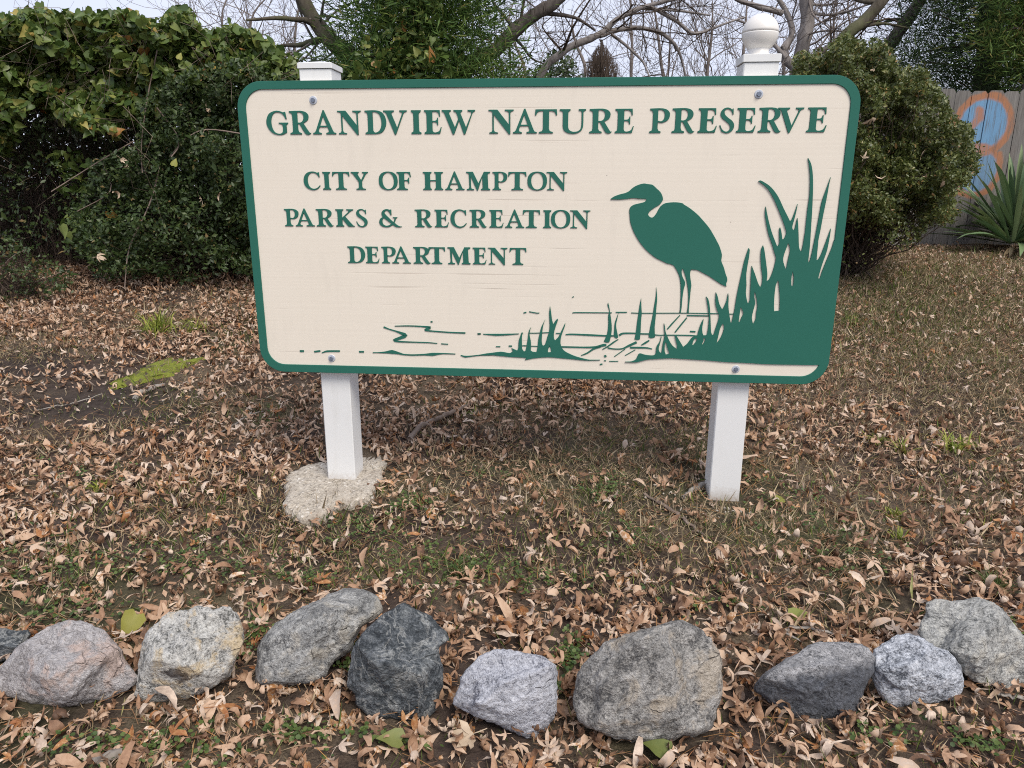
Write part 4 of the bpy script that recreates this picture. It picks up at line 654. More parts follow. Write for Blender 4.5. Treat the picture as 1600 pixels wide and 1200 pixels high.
L4 = [to_ground([(1268, -60), (1264, 0), (1258, 48), (1250, 85), (1246, 125)], 11, [8.5, 9.3, 9.8, 10, 11], .1),
      limb([(1246, 108), (1230, 96), (1222, 82), (1234, 64), (1240, 44), (1226, 14), (1205, -20)], 10.9, [6.5, 6.5, 5.8, 4.7, 4.3, 3.6, 2.5], .3), limb([(1252, 110), (1268, 92), (1300, 70), (1322, 48)], 11, [6, 5.1, 3.4, 1.7], .2),
      limb([(1222, 20), (1188, 12), (1160, 4), (1130, -12)], 10.9, [4.3, 4, 2.9, 1.4], -.2), limb([(1262, 20), (1290, 24), (1325, 18), (1360, 6)], 11, [2.5, 2, 1.5, 1], -.3), limb([(1228, 90), (1200, 60), (1180, 42), (1150, 30)], 10.9, [3.2, 2.9, 2.2, 1.1], .3)]
tree('bare_tree', 'grey bare tree forking into several trunks right of the ball finial', 'tree', L4, M_BARKG, 2.8, .9, 24, 2)
L5 = [to_ground([(1420, -60), (1385, -8), (1352, 28), (1328, 52), (1300, 84), (1275, 120)], 10.2, [8, 8, 8.5, 9, 9.5, 10], -.2), limb([(1376, 2), (1345, 4), (1320, -10)], 10.2, [4, 3, 2], .2), limb([(1340, 42), (1380, 36), (1420, 44)], 10.2, [3, 2, 1.2], .2)]
tree('leaning_tree', 'dark leaning tree with mossy bark above the rounded shrub', 'tree', L5, M_BARKM, 2.4, .8, 25, 2, M_TWIGD)
L6 = [to_ground([(1470, -60), (1445, -5), (1416, 32), (1396, 60), (1384, 80), (1372, 130)], 11.5, [8, 8.5, 9, 9.5, 9.5, 10], -.2), limb([(1416, 32), (1392, 30), (1370, 40)], 11.5, [3, 2.2, 1.2], .2)]
tree('leaning_tree', 'second dark leaning trunk, at the edge of the right evergreen', 'tree', L6, M_BARKD, 1.6, .7, 26, 2, M_TWIGD)
gfar = np.random.default_rng(40)
FARLAB = ['thin distant bare tree just right of the dark leaning limb', 'thin distant bare tree left of the brown dead conifer', 'thin distant bare tree seen through the long arching limbs', 'thin distant bare tree below the downward curving limb', 'thin distant bare tree midway between the dead conifer and the ball finial', 'thin distant bare tree close left of the ball finial', 'thin distant bare tree between the ball finial and the forked grey trunk', 'thin distant bare tree between the forked grey trunk and the mossy leaning tree', 'thin distant bare tree behind the mossy leaning tree', 'thin distant bare tree directly above the flat capped post', 'thin distant bare tree rising behind the right end of the vines', 'leftmost thin distant bare tree, above the vine mass']
for k, (px, Y) in enumerate([(815, 17), (905, 15), (985, 19), (1045, 15.5), (1105, 18), (1160, 15), (1215, 20), (1300, 16), (1340, 19), (455, 17), (395, 19), (330, 16)]):
    hpx = gfar.uniform(-60, 20); x0 = gfar.normal(0, 10)
    x1, x2 = gfar.normal(0, 22, 2)
    Lk = [to_ground([(px+x0+x1+x2, hpx), (px+x0*.5+x1, (hpx+60)/2), (px+x1*.7, 70), (px+x2*.4, 105), (px, 150)], Y, [.7, 1.3, 1.9, 2.3, 2.6])]
    tree('far_bare_tree', FARLAB[k], 'tree', Lk, M_TWIG, 3.6, 1.5, 300+k, 2, M_TWIG, 'distant bare trees', kids=(4, 7), upb=.35, spread=.75, rr=.45, tmin=1.9)
# cedars: sprays hung on drooping boughs
def cedar(label, name, poly, Y, thick, n_cl, per, m, seed, trunk, spray=.085, cl=.22, tint=(.45, .22)):
    g = np.random.default_rng(seed); C = volume(poly, Y, thick, n_cl, .35, seed, 14, 1.2)
    base = trunk[0][-1]; t = thing(name, label, 'tree', tuple(map(float, base)))
    V, F = tubes([trunk], 9); add('trunk', np_mesh('trunk', V-base, F, M_BARKD, smooth=True), t)
    bl = []
    for c in C[::4]:
        i = np.argmin(abs(trunk[0][:, 2]-(c[2]-.1))); bl.append((np.linspace(trunk[0][i], c, 5)+np.array([[0, 0, 0], [0, 0, .05], [0, 0, .06], [0, 0, .03], [0, 0, 0]]), np.linspace(.018, .004, 5)))
    V, F = tubes(bl, 4); o = add('boughs', np_mesh('boughs', V-base, F, M_TWIGD), t); tag(o, kind='stuff')
    off = g.normal(0, 1, (n_cl, per, 3))*cl*np.array([1, 1, .62]); pos = (C[:, None]+off).reshape(-1, 3)
    ax = off.reshape(-1, 3)/cl+np.array([0, 0, .3])+g.normal(0, .7, (len(pos), 3)); ax /= np.linalg.norm(ax, axis=1, keepdims=True)
    z = np.cross(ax, g.normal(size=ax.shape)); z /= np.linalg.norm(z, axis=1, keepdims=True); R = np.stack([np.cross(ax, z), ax, z], 2)
    V, F = scatter(*BLADE, pos, R, (spray*np.exp(g.normal(0, .3, len(pos))))[:, None])
    ct = np.repeat(g.normal(tint[0], .14, n_cl), per); tt = np.clip(ct+g.normal(0, tint[1], len(pos)), 0, 1)
    o = add('crown', np_mesh('crown', V-base, F, m, np.repeat(tt, 4)), t); return t
tr = to_ground([(640, -420), (645, -200), (650, 0), (652, 150)], 8.2, [2, 8, 13, 14])
cedar('bright green cedar draped with vines behind the left half of the sign', 'cedar_tree', [(568, -40), (560, 10), (572, 60), (535, 105), (515, 150), (500, 300), (800, 300), (800, 150), (788, 108), (752, 92), (778, 52), (752, 0), (745, -60), (700, -300), (640, -420), (590, -280)], 7.5, 1.6, 760, 125, M_CEDAR, 51, tr)
tv = thing('climbing_vine', 'tangle of vine leaves climbing the front of the cedar', 'vine', tuple(at(640, 150, 7.4)))
pv = volume([(520, 150), (560, 95), (590, 30), (600, -30), (690, -30), (680, 40), (700, 90), (690, 150)], 7.3, .5, 600, .25, 52)
leaves('leaves', pv-np.array(tv.location), HEART, .062, M_VINE, tv, 53, tint=(.5, .25))
tr = to_ground([(1560, -420), (1555, -150), (1548, 0), (1545, 160)], 11.4, [2, 10, 15, 17])
cedar('dark evergreen tree filling the top right corner behind the fence', 'cedar_tree', [(1440, -60), (1448, 10), (1400, 45), (1418, 75), (1385, 105), (1440, 130), (1470, 175), (1480, 260), (1760, 260), (1760, -60), (1700, -300), (1560, -400), (1480, -250)], 10.0, 2.6, 1150, 95, M_CEDAR2, 55, tr, .085, .26)
tr = to_ground([(1602, -60), (1604, 40), (1606, 100)], 9.3, [1, 3, 4])
cedar('lighter green young cedar leaning over the fence at the right edge', 'cedar_tree', [(1560, 40), (1575, -10), (1600, -60), (1680, -40), (1690, 130), (1600, 128), (1565, 100), (1540, 90)], 9.2, .6, 70, 120, M_CEDAR, 56, tr, .09, .2, (.6, .2))
# little things seen over the top edge of the sign
def shrub_thing(name, label, cat, poly, Y, thick, n, tmpl, size, m, seed, n_st=40, lump=.2, wob=10, m_st=None, st_r=.006, base_px=None, group=None, tint=(.45, .2), bias=(0, -.6, .55), fade=None, jit=.3, back=1.4):
    g = np.random.default_rng(seed); pos = volume(poly, Y, thick, n, lump, seed, wob, back, fade)
    lo = np.array(poly).mean(0); b = ground_at(*base_px) if base_px else None
    if b is None: b = at(lo[0], lo[1], Y+thick*.5); b[2] = terrain(b[0], b[1])
    t = thing(name, label, cat, tuple(map(float, b)), 0, group)
    leaves('leaves', pos-b, tmpl, size, m, t, seed+1, jit, bias, tint=tint)
    if n_st:
        L = [stems(b+np.array([g.normal(0, .10), g.normal(0, .10), -.03]), pos[g.integers(len(pos))], st_r*g.uniform(.6, 1.4), g, .035, 8) for _ in range(n_st)]
        extra = []
        for P, R in L:
            for _ in range(3): i = g.integers(3, len(P)); extra.append(stems(P[i], pos[np.argmin(((pos[:4000]-P[i]-g.normal(0, .25, 3))**2).sum(1))], R[i]*.6, g, .06, 5))
        V, F = tubes(L+extra, 5); o = add('stems', np_mesh('stems', V-b, F, m_st or M_TWIGD), t); tag(o, kind='stuff')
    return t
shrub_thing('evergreen_shrub', 'small dark evergreen peeping over the top edge of the sign', 'shrub', [(825, 150), (828, 108), (850, 100), (868, 84), (890, 92), (912, 112), (925, 150), (930, 300), (820, 300)], 9.9, .8, 5000, DIAMOND, .06, M_SHRUB, 61)
g9 = np.random.default_rng(62); bb = at(940, 200, 12.5); bb[2] = terrain(bb[0], bb[1]); tb = thing('dead_conifer', 'brown dead conifer hung with dry stems above the sign', 'tree', tuple(map(float, bb)))
ln = []
for k in range(420):
    x = 940+g9.normal(0, 13); y0 = 62+abs(x-940)*1.4+g9.exponential(9); p = at(x, y0, 12.5+g9.uniform(-.3, .4)); q = p.copy(); q[2] -= g9.uniform(.5, 1.6); q[:2] += g9.normal(0, .05, 2); q[2] = max(q[2], bb[2]); ln.append(stems(q, p, .006, g9, .04, 6))
ln.append((np.array([bb, at(940, 62, 12.6)]), np.array([.09, .02])))
V, F = tubes(ln[:-1], 3); tag(add('dead_stems', np_mesh('dead_stems', V-bb, F, M_TWIGD), tb), kind='stuff'); V, F = tubes(ln[-1:], 7); add('trunk', np_mesh('trunk', V-bb, F, M_BARKD), tb)

# ------------------------------------------------------------------ left thicket
shrub_thing('hedge_backing', 'added hedge foliage behind the left vines, blocking light from the thicket', 'hedge', [(-160, 60), (60, 50), (250, 60), (420, 90), (530, 110), (560, 250), (560, 440), (-160, 440)], 7.6, .9, 42000, DIAMOND, .074, M_SHRUB, 71, 60, .15, 14, tint=(.3, .2))  # foliage added behind the thicket to block light and keep its inside dark
g7 = np.random.default_rng(72); bt = ground_at(100, 432); tt_ = thing('dead_stem_thicket', 'dark brown thicket of bare stems under the vines', 'thicket', tuple(map(float, bt)))
ln = []
for k in range(900):
    x = g7.uniform(-60, 270); Y = 6.95+.5*g7.random(); p = at(x, g7.uniform(90, 330), Y); q = at(x+g7.normal(0, 10), 300, Y); q[2] = terrain(q[0], q[1])-.02
    ln.append(stems(q, p, g7.uniform(.0015, .004), g7, .07, 8))
V, F = tubes(ln, 3); tag(add('stems', np_mesh('stems', V-bt, F, M_GLOOM), tt_), kind='stuff')
pv_ = [(-140, 20), (0, 28), (60, 20), (120, 25), (180, 15), (230, 40), (290, 25), (330, 48), (380, 42), (430, 80), (465, 92), (475, 128), (420, 130), (390, 110), (330, 110), (300, 140), (260, 150), (235, 175), (225, 200), (195, 190), (185, 215), (150, 195), (140, 215), (90, 165), (40, 170), (20, 240), (0, 235), (-140, 260)]
bvv = ground_at(60, 440); vt = thing('climbing_vine', 'mass of broad heart-shaped vine leaves draped over the left thicket', 'vine', tuple(map(float, bvv)))
pos = np.concatenate([volume(pv_, 6.15, .85, 17000, .30, 73, 15, 1.5, lambda x, y: np.clip(.82+.55*smooth_noise(x/11, y/10, 39), .25, 1)), volume([(70, 235), (130, 225), (150, 290), (100, 300)], 6.3, .3, 70, .1, 74, 10), volume([(80, 350), (180, 300), (200, 350), (120, 380)], 6.1, .3, 45, .1, 75, 10), volume([(200, 160), (290, 170), (290, 215), (240, 215)], 6.1, .3, 45, .1, 76, 10)])
leaves('leaves', pos-bvv, HEART, .064, M_VINE, vt, 77, .32, (0, -.6, .6), .8, (.42, .22))
ln = [stems(p, p+g7.normal(0, .35, 3)+np.array([0, -.05, -.1]), 0.0026, g7, .13, 9) for p in pos[g7.integers(0, len(pos), 170)]]
for pts, Y in [([(385, 210), (320, 200), (290, 215), (265, 245)], 5.9), ([(268, 245), (280, 230), (278, 210), (245, 168)], 5.9), ([(195, 450), (200, 385), (235, 320), (250, 260)], 5.9), ([(210, 220), (150, 255), (80, 300)], 6.0), ([(120, 330), (180, 300), (160, 255)], 6), ([(0, 420), (20, 400), (45, 388)], 6.1), ([(0, 455), (60, 440), (110, 420)], 6.0), ([(222, 270), (220, 230), (230, 150), (250, 60)], 6)]: ln.append(limb(pts, Y, [1.1]*len(pts), .15))
V, F = tubes(ln, 4); tag(add('stems', np_mesh('stems', V-bvv, F, M_STICK), vt), kind='stuff')
f_sh = lambda x, y: np.clip(.55+.6*smooth_noise(x/18, y/15, 9)+.25*smooth_noise(x/60, y/50, 19), .06, 1)
shrub_thing('dark_shrub', 'dark small-leaved shrub between the vines and the sign', 'shrub', [(105, 335), (150, 255), (205, 225), (220, 165), (260, 120), (330, 100), (400, 100), (430, 120), (520, 130), (600, 200), (600, 425), (470, 438), (380, 425), (300, 440), (200, 428), (150, 435), (130, 400)], 5.95, 1.1, 66000, DIAMOND, .033, M_SHRUB, 81, 110, .3, 13, base_px=(320, 425), fade=f_sh, tint=(.5, .22))
hp = volume([(-90, 230), (60, 240), (110, 260), (130, 330), (120, 400), (60, 390), (-90, 380)], 6.2, .8, 1500, .25, 85, 14, 1.0, lambda x, y: np.clip(.3+.9*smooth_noise(x/14, y/12, 86), .02, 1)); b_ = np.array(vt.location); leaves('small_leaves', hp-b_, DIAMOND, .034, M_SHRUB, vt, 87, tint=(.5, .25))
shrub_thing('weedy_bush', 'low grey-green weedy bush at the foot of the thicket, far left', 'bush', [(-80, 390), (0, 375), (40, 392), (80, 400), (120, 430), (110, 455), (0, 470), (-80, 480)], 5.7, .6, 1200, DIAMOND, .034, M_SHRUB, 83, 120, .16, 16, M_TWIGD, .004, tint=(.55, .25), fade=lambda x, y: np.clip(.5+.9*smooth_noise(x/9, y/7, 88), .05, 1))

# ------------------------------------------------------------------ right: shrub, fence, yucca
f_bx = lambda x, y: np.clip(1.0-1.0*np.clip((y-285-(x-1340)*.42)/75, 0, 1), .012, 1)*np.clip(.55+.75*smooth_noise(x/9, y/16, 29), .05, 1)
SHR = [(1240, 105), (1278, 88), (1300, 66), (1345, 60), (1385, 78), (1402, 110), (1422, 116), (1442, 110), (1462, 140), (1478, 172), (1492, 186), (1508, 190), (1522, 207), (1525, 238), (1516, 268), (1500, 292), (1484, 318), (1492, 335), (1462, 350), (1436, 368), (1416, 388), (1388, 402), (1350, 408), (1318, 425), (1240, 420)]
box = shrub_thing('rounded_shrub', 'rounded small-leaved evergreen shrub right of the sign', 'shrub', SHR, 5.75, 1.25, 105000, DIAMOND, .0265, M_BOX, 91, 330, .36, 17, None, .007, (1305, 428), fade=f_bx, tint=(.45, .26), back=1.4, bias=(0, -.5, .25))
m_pl, nt, b, out = mat('weathered_fence_wood'); v = geopos(nt); oi = node(nt, 'ObjectInfo').outputs['Random']
gr = noise(nt, mapping(nt, v, (1, 1, .045)), 75, 5, .65); wv = noise(nt, mapping(nt, v, (1, 1, .3)), 5, 4)
pc = ramp(nt, math_(nt, 'MULTIPLY_ADD', oi, .22, math_(nt, 'MULTIPLY', gr, .8)), [(.25, (.088, .080, .072)), (.5, (.185, .173, .157)), (.8, (.29, .272, .247))])
pc = mixc(nt, math_(nt, 'MULTIPLY', ramp(nt, wv, [(.5, (0, 0, 0)), (.72, (1, 1, 1))]), .45), pc, (.16, .12, .10))
FY = 8.45
def fpt(zx, zy): p = at(1280+zx/3, 60+zy/3, FY); return p[0], p[2]
def ring(cx, cz, r, w, soft=.012, sz=1.0):
    d = node(nt, 'VectorMath', {0: vw, 1: (-cx, 0, -cz)}, operation='ADD').outputs[0]
    d = node(nt, 'VectorMath', {0: d, 1: (1, 0, sz)}, operation='MULTIPLY').outputs[0]; L = node(nt, 'VectorMath', {0: d}, operation='LENGTH').outputs['Value']
    if w is None: return node(nt, 'MapRange', {0: L, 1: r, 2: r+soft, 3: 1.0, 4: 0.0}).outputs[0]
    a = math_(nt, 'ABSOLUTE', math_(nt, 'SUBTRACT', L, r)); return node(nt, 'MapRange', {0: a, 1: w-soft, 2: w+soft, 3: 1.0, 4: 0.0}).outputs[0]
def stroke(p, q, w, soft=.015):
    p3, q3 = (p[0], 0, p[1]), (q[0], 0, q[1]); dx = Vector(q3)-Vector(p3); L2 = dx.length_squared
    e = node(nt, 'VectorMath', {0: vw, 1: (-p3[0], 0, -p3[2])}, operation='ADD').outputs[0]; t = math_(nt, 'DIVIDE', node(nt, 'VectorMath', {0: e, 1: tuple(dx)}, operation='DOT_PRODUCT').outputs['Value'], L2, clamp=True)
    s = node(nt, 'VectorMath', {0: tuple(dx), 'Scale': t}, operation='SCALE').outputs[0]; L = node(nt, 'VectorMath', {0: node(nt, 'VectorMath', {0: e, 1: s}, operation='SUBTRACT').outputs[0]}, operation='LENGTH').outputs['Value']
    return node(nt, 'MapRange', {0: L, 1: w-soft, 2: w+soft, 3: 1.0, 4: 0.0}).outputs[0]
wob_ = node(nt, 'TexNoise', {'Scale': 9.0, 'Detail': 3.0}); nt.links.new(v, wob_.inputs['Vector'])
vw = node(nt, 'VectorMath', {0: wob_.outputs['Color'], 1: (-.5, -.5, -.5)}, operation='ADD').outputs[0]
vw = node(nt, 'VectorMath', {0: vw, 'Scale': .05}, operation='SCALE').outputs[0]; vw = node(nt, 'VectorMath', {0: vw, 1: v}, operation='ADD').outputs[0]; vw = node(nt, 'VectorMath', {0: vw, 1: (1, 0, 1)}, operation='MULTIPLY').outputs[0]
k3 = 1/3/FPX*FY*.965
c1 = fpt(772, 402); c2 = fpt(735, 622)
blue = math_(nt, 'MAXIMUM', ring(*c1, 112*k3, None), math_(nt, 'MULTIPLY', ring(c2[0], c2[1], 100*k3, None), .8))
org = ring(*c1, 124*k3, 17*k3)
lowring = math_(nt, 'MULTIPLY', ring(*c2, 108*k3, 15*k3), ramp(nt, node(nt, 'SeparateXYZ', {0: vw}).outputs[2], [(0, (1, 1, 1)), (1, (1, 1, 1))]))
strokes = [stroke(fpt(715, 412), fpt(752, 372), 17*k3), stroke(fpt(752, 372), fpt(752, 340), 20*k3), stroke(fpt(590, 330), fpt(600, 395), 13*k3), stroke(fpt(845, 545), fpt(850, 580), 16*k3)]
for s in strokes+[lowring]: org = math_(nt, 'MAXIMUM', org, s)
worn = node(nt, 'MapRange', {0: gr, 1: .36, 2: .5, 3: .35, 4: 1.0}).outputs[0]
pc = mixc(nt, math_(nt, 'MULTIPLY', math_(nt, 'MULTIPLY', blue, worn), .84), pc, mixc(nt, wv, (.10, .25, .44), (.17, .36, .55)))
pc = mixc(nt, math_(nt, 'MULTIPLY', math_(nt, 'MULTIPLY', org, worn), .88), pc, (.37, .155, .07))
nt.links.new(pc, b.inputs['Base Color']); b.inputs['Roughness'].default_value = .9; bump(nt, gr, .5, .006, b)
f0 = at(1460, 300, FY); fence = thing('wooden_fence', 'weathered board fence with orange and blue spray-painted circles', 'fence', (float(f0[0]), FY, float(terrain(f0[0], FY))))
def plank_mesh(w, h, t=.018, ear=.035):
    out_ = [(0, 0), (w, 0), (w, h-ear), (w-ear*.8, h), (ear*.8, h), (0, h-ear)]; n = 6
    V = [(x, 0, z) for x, z in out_]+[(x, t, z) for x, z in out_]; F = [tuple(range(n)), tuple(range(2*n-1, n-1, -1))]+[(i, i+n, (i+1) % n+n, (i+1) % n) for i in range(n)]
    return V, F
pitch_ = 24.6*FY*.968/FPX; px0 = at(1280+565/3, 140, FY)[0]; gp = np.random.default_rng(8)
for k in range(-9, 15):
    x = px0+k*pitch_; ztop = at(1540, 141.5, FY)[2]+gp.normal(0, .008); zb = float(terrain(x, FY))-.03; w = pitch_-.007-gp.random()*.005; V, F = plank_mesh(w, ztop-zb)
    o = add('plank', py_mesh('plank', V, F, m_pl), fence, (x-f0[0], gp.normal(0, .004), zb-float(terrain(f0[0], FY)))); o.rotation_euler = (gp.normal(0, .004), gp.normal(0, .004), gp.normal(0, .012))
zg = float(terrain(f0[0], FY))
for zr in (.35, 1.45):
    V = [(x, y, z) for x in (px0-9*pitch_-f0[0], px0+15*pitch_-f0[0]) for y in (.03, .068) for z in (zr, zr+.09)]
    add('rail', py_mesh('rail', V, [(0, 1, 3, 2), (4, 6, 7, 5), (0, 4, 5, 1), (2, 3, 7, 6), (0, 2, 6, 4), (1, 5, 7, 3)], m_pl), fence)
# yucca
yb = ground_at(1580, 396); yuc = thing('yucca', 'yucca with sword-shaped leaves in front of the fence', 'plant', tuple(map(float, yb))); gy = np.random.default_rng(12)
def sword(L, w, curl, fold=.35, n=8):
    V, F = [], []; a = 0.; p = np.zeros(3)
    for i in range(n+1):
        u = i/n; hw = w/2*(.55+1.2*u-.2*u*u)*(1-u**3.2)*.95+.0005; a = curl*u*u
        V += [(p[0], -hw, p[2]+hw*fold), (p[0], 0, p[2]), (p[0], hw, p[2]+hw*fold)]; p = p+np.array([math.cos(a), 0, -math.sin(a)])*L/n
        if i: q = 3*(i-1); F += [(q, q+1, q+4, q+3), (q+1, q+2, q+5, q+4)]
    return V, F
ymesh = [py_mesh('leaf', *sword(l, w, c), M_YUCCA, True) for l, w, c in ((.80, .074, .2), (.76, .07, .5), (.70, .074, .9), (.84, .068, .08), (.62, .066, 1.4))]; ydead = [py_mesh('dead_leaf', *sword(l, .035, c, .6), M_YDRY, True) for l, c in ((.55, .5), (.45, .9))]
for k in range(120):
    el = math.radians(gy.uniform(5, 86)); az = gy.uniform(0, 2*math.pi); m_ = ymesh[gy.integers(5)] if el < 1.0 else ymesh[(0, 3, 1)[gy.integers(3)]]
    o = add('leaf', m_, yuc, (.05*math.cos(az), .05*math.sin(az), .10+.22*math.sin(el)*gy.random())); o.rotation_euler = (gy.normal(0, .3), -el, az); o.scale = (gy.uniform(.82, 1.12),)*3
for k in range(16):
    az = gy.uniform(0, 2*math.pi); o = add('dead_leaf', ydead[k % 2], yuc, (.05*math.cos(az), .05*math.sin(az), .07)); o.rotation_euler = (0, gy.uniform(-.15, .1), az)

# ------------------------------------------------------------------ leaf litter
gl = np.random.default_rng(2024)
def lobe(ang, L, w, curl, roll, g, n=4, x0=0.0):
    # one lobe of a dry leaf: a strip three points wide that curls along its length and rolls up at the sides
    V, F = [], []; p = np.array([x0, 0.]); a = 0.
    for i in range(n+1):
        u = i/n; hw = w*(.35+1.5*u*(1-u)**.7*1.35)*(1-u**5)+.004; rr = roll*(.4+.6*u)
        lift = hw*math.sin(min(rr, 1.4)); hw2 = hw*math.cos(min(rr, 1.3)); nx, nz = -math.sin(a), math.cos(a)
        for s in (-1, 0, 1): V.append((p[0]+nx*lift*abs(s), s*hw2*(1+.2*g.normal()), p[1]+nz*lift*abs(s)+.01*g.normal()))
        a = curl*u; p = p+np.array([math.cos(a), math.sin(a)])*L/n
        if i: q = 3*(i-1); F += [(q, q+1, q+4), (q, q+4, q+3), (q+1, q+2, q+5), (q+1, q+5, q+4)]
    V = np.array(V); c, s = math.cos(ang), math.sin(ang); V = np.stack([V[:, 0]*c-V[:, 1]*s, V[:, 0]*s+V[:, 1]*c, V[:, 2]], 1); return V, np.array(F)
def palmate(g, k):
    parts = []; cdir = g.choice([1, 1, 1, -1]); base = g.choice([.6, 1.3, 2.2, 3.0, 3.9])*cdir
    for i in range(k):
        f = (i-(k-1)/2)/max((k-1)/2, 1) if k > 1 else 0; parts.append(lobe(f*g.uniform(.9, 1.3)+g.normal(0, .1), .62*(1-.35*abs(f))*g.uniform(.85, 1.15), g.uniform(.062, .108), base+g.normal(0, .6), g.uniform(.3, 1.35), g))
    V, F = join(parts); st = lobe(math.pi+g.normal(0, .2), g.uniform(.25, .5), .012, g.uniform(-.4, .4), 0, g, 2); V, F = join([(V, F), st]); V[:, 2] -= V[:, 2].min(); V[:, :2] -= V[:, :2].mean(0); return V, F
def oval(g):
    c = g.uniform(.8, 3.9)*g.choice([1, 1, -1]); V, F = join([lobe(0, .85, g.uniform(.09, .18), c, g.uniform(.3, 1.35), g, 5, -.4)]); V[:, 2] -= V[:, 2].min(); V[:, 0] -= V[:, 0].mean(); return V, F
LOW = []
def low(g):
    k = g.integers(1, 4); base = g.uniform(1., 3.6)*g.choice([1, 1, 1, -1]); parts = [lobe((i-(k-1)/2)*g.uniform(.7, 1.1)+g.normal(0, .15), g.uniform(.5, .8) if k > 1 else .85, g.uniform(.075, .12) if k > 1 else g.uniform(.1, .18), base+g.normal(0, .5), g.uniform(.3, 1.3), g, 2 if k > 1 else 3) for i in range(k)]
    V, F = join(parts); V[:, 2] -= V[:, 2].min(); V[:, :2] -= V[:, :2].mean(0); return V, F
TEMPL = [palmate(gl, 5) for _ in range(5)]+[palmate(gl, 4) for _ in range(3)]+[palmate(gl, 3) for _ in range(7)]+[palmate(gl, 2) for _ in range(4)]+[oval(gl) for _ in range(9)]; NT = len(TEMPL); TEMPL += [low(gl) for _ in range(16)]
BARE = [(40, 562, 85, 30, .04), (170, 636, 165, 40, .06), (70, 690, 60, 15, .3), (900, 690, 190, 42, .30), (900, 765, 300, 55, .34), (700, 880, 150, 40, .30), (1440, 480, 260, 120, .42), (1330, 800, 190, 110, .50), (1100, 835, 130, 50, .34), (430, 800, 60, 60, .25), (990, 900, 160, 50, .45), (1340, 950, 90, 50, .5), (60, 920, 130, 60, .5), (300, 820, 160, 50, .55), (560, 850, 90, 60, .4), (240, 583, 62, 20, .05), (255, 510, 60, 25, .6), (1500, 600, 160, 60, .5)]
def density(px, py):
    d = np.ones(len(px))
    for x, y, a, b, v in BARE:
        e = np.exp(-(((px-x)/a)**2+((py-y)/b)**2)**1.5*.7); d *= 1-(1-v)*e
    return d
FP = np.array([(FOOTP[i][0], FOOTP[i][1]) for i in range(len(FOOTP))])
def clear_of(P, margin=1.0):
    px, py, w = project(P); ok = np.ones(len(P), bool)
    for C, S, size, W in ROCKS:
        z0 = terrain(C[0], C[1]); low = W[W[:, 2] < z0+.06]; c = low[:, :2].mean(0); r = np.percentile(np.linalg.norm(low[:, :2]-c, axis=1), 70)*margin
        ok &= np.linalg.norm(P[:, :2]-c, axis=1) > r*.85
    ok &= ~in_poly(px, py, [tuple(q) for q in FP])
    for u0 in (.252, .006+2.0):
        q = (P[:, 0]-SX)*math.cos(SYAW)+(P[:, 1]-SY)*math.sin(SYAW); t = -(P[:, 0]-SX)*math.sin(SYAW)+(P[:, 1]-SY)*math.cos(SYAW); ok &= ~((q > u0-.02) & (q < u0+PW+.02) & (t > 0) & (t < .2))
    return ok
def ground_points(n, ylo=.95, yhi=8.3, dens=True, mult=1.0, seed=0, clump=.35):
    g = np.random.default_rng(seed); y = g.uniform(ylo, yhi, n); x = g.uniform(-1, 1, n)*(.82*y+.75)
    P = np.stack([x, y, terrain(x, y)], 1); keep = g.random(n) < (.82*y+.75)/(.82*yhi+.75); P = P[keep]
    px, py, w = project(P)
    if dens:
        pr = density(px, py)*np.clip(.75+clump*1.6*smooth_noise(P[:, 0]*3.2, P[:, 1]*3.2, seed+5), .08, 1)*mult; P = P[g.random(len(P)) < pr]
    return P[clear_of(P)]
P = ground_points(140000, seed=501)
n = len(P); ti = gl.integers(0, NT, n); size = gl.triangular(.034, .078, .122, n)*np.where(gl.random(n) < .12, 1.25, 1); ti = np.where((P[:, 1] > 2.5) & (gl.random(n) < .93), gl.integers(NT, NT+16, n), ti); size *= np.where((P[:, 0] > 1.3) & (P[:, 1] > 4), .8, 1); tint = np.clip(gl.beta(1.25, 1.55, n)*.98+.08*smooth_noise(P[:, 0]*2, P[:, 1]*2, 77), 0, .90); tint = np.where(gl.random(n) < .05, gl.uniform(.92, 1, n), tint)
nm = np.stack([gl.normal(0, .36, n), gl.normal(0, .36, n), np.ones(n)], 1); flip = gl.random(n) < .25; nm[flip, 2] *= -1; R = rot_mats(nm, gl.uniform(0, 6.283, n))
pos = P.copy(); pos[:, 2] += gl.random(n)**2*.034+np.where(flip, .025, -.004)
px, py, w = project(pos); vis = (px > 4) & (px < 1596) & (py > 4) & (py < 1196); rank = np.where(vis, size*FPX/w, 0)
near = set(np.argsort(-rank)[:300].tolist())
RNAME = ['the cut-off boulder', 'the pinkish boulder', 'the yellow-stained boulder', 'the slanting boulder', 'the near-black boulder', 'the pale bluish boulder', 'the largest boulder', 'the half-dark boulder', 'the speckled boulder', 'the rightmost boulder']
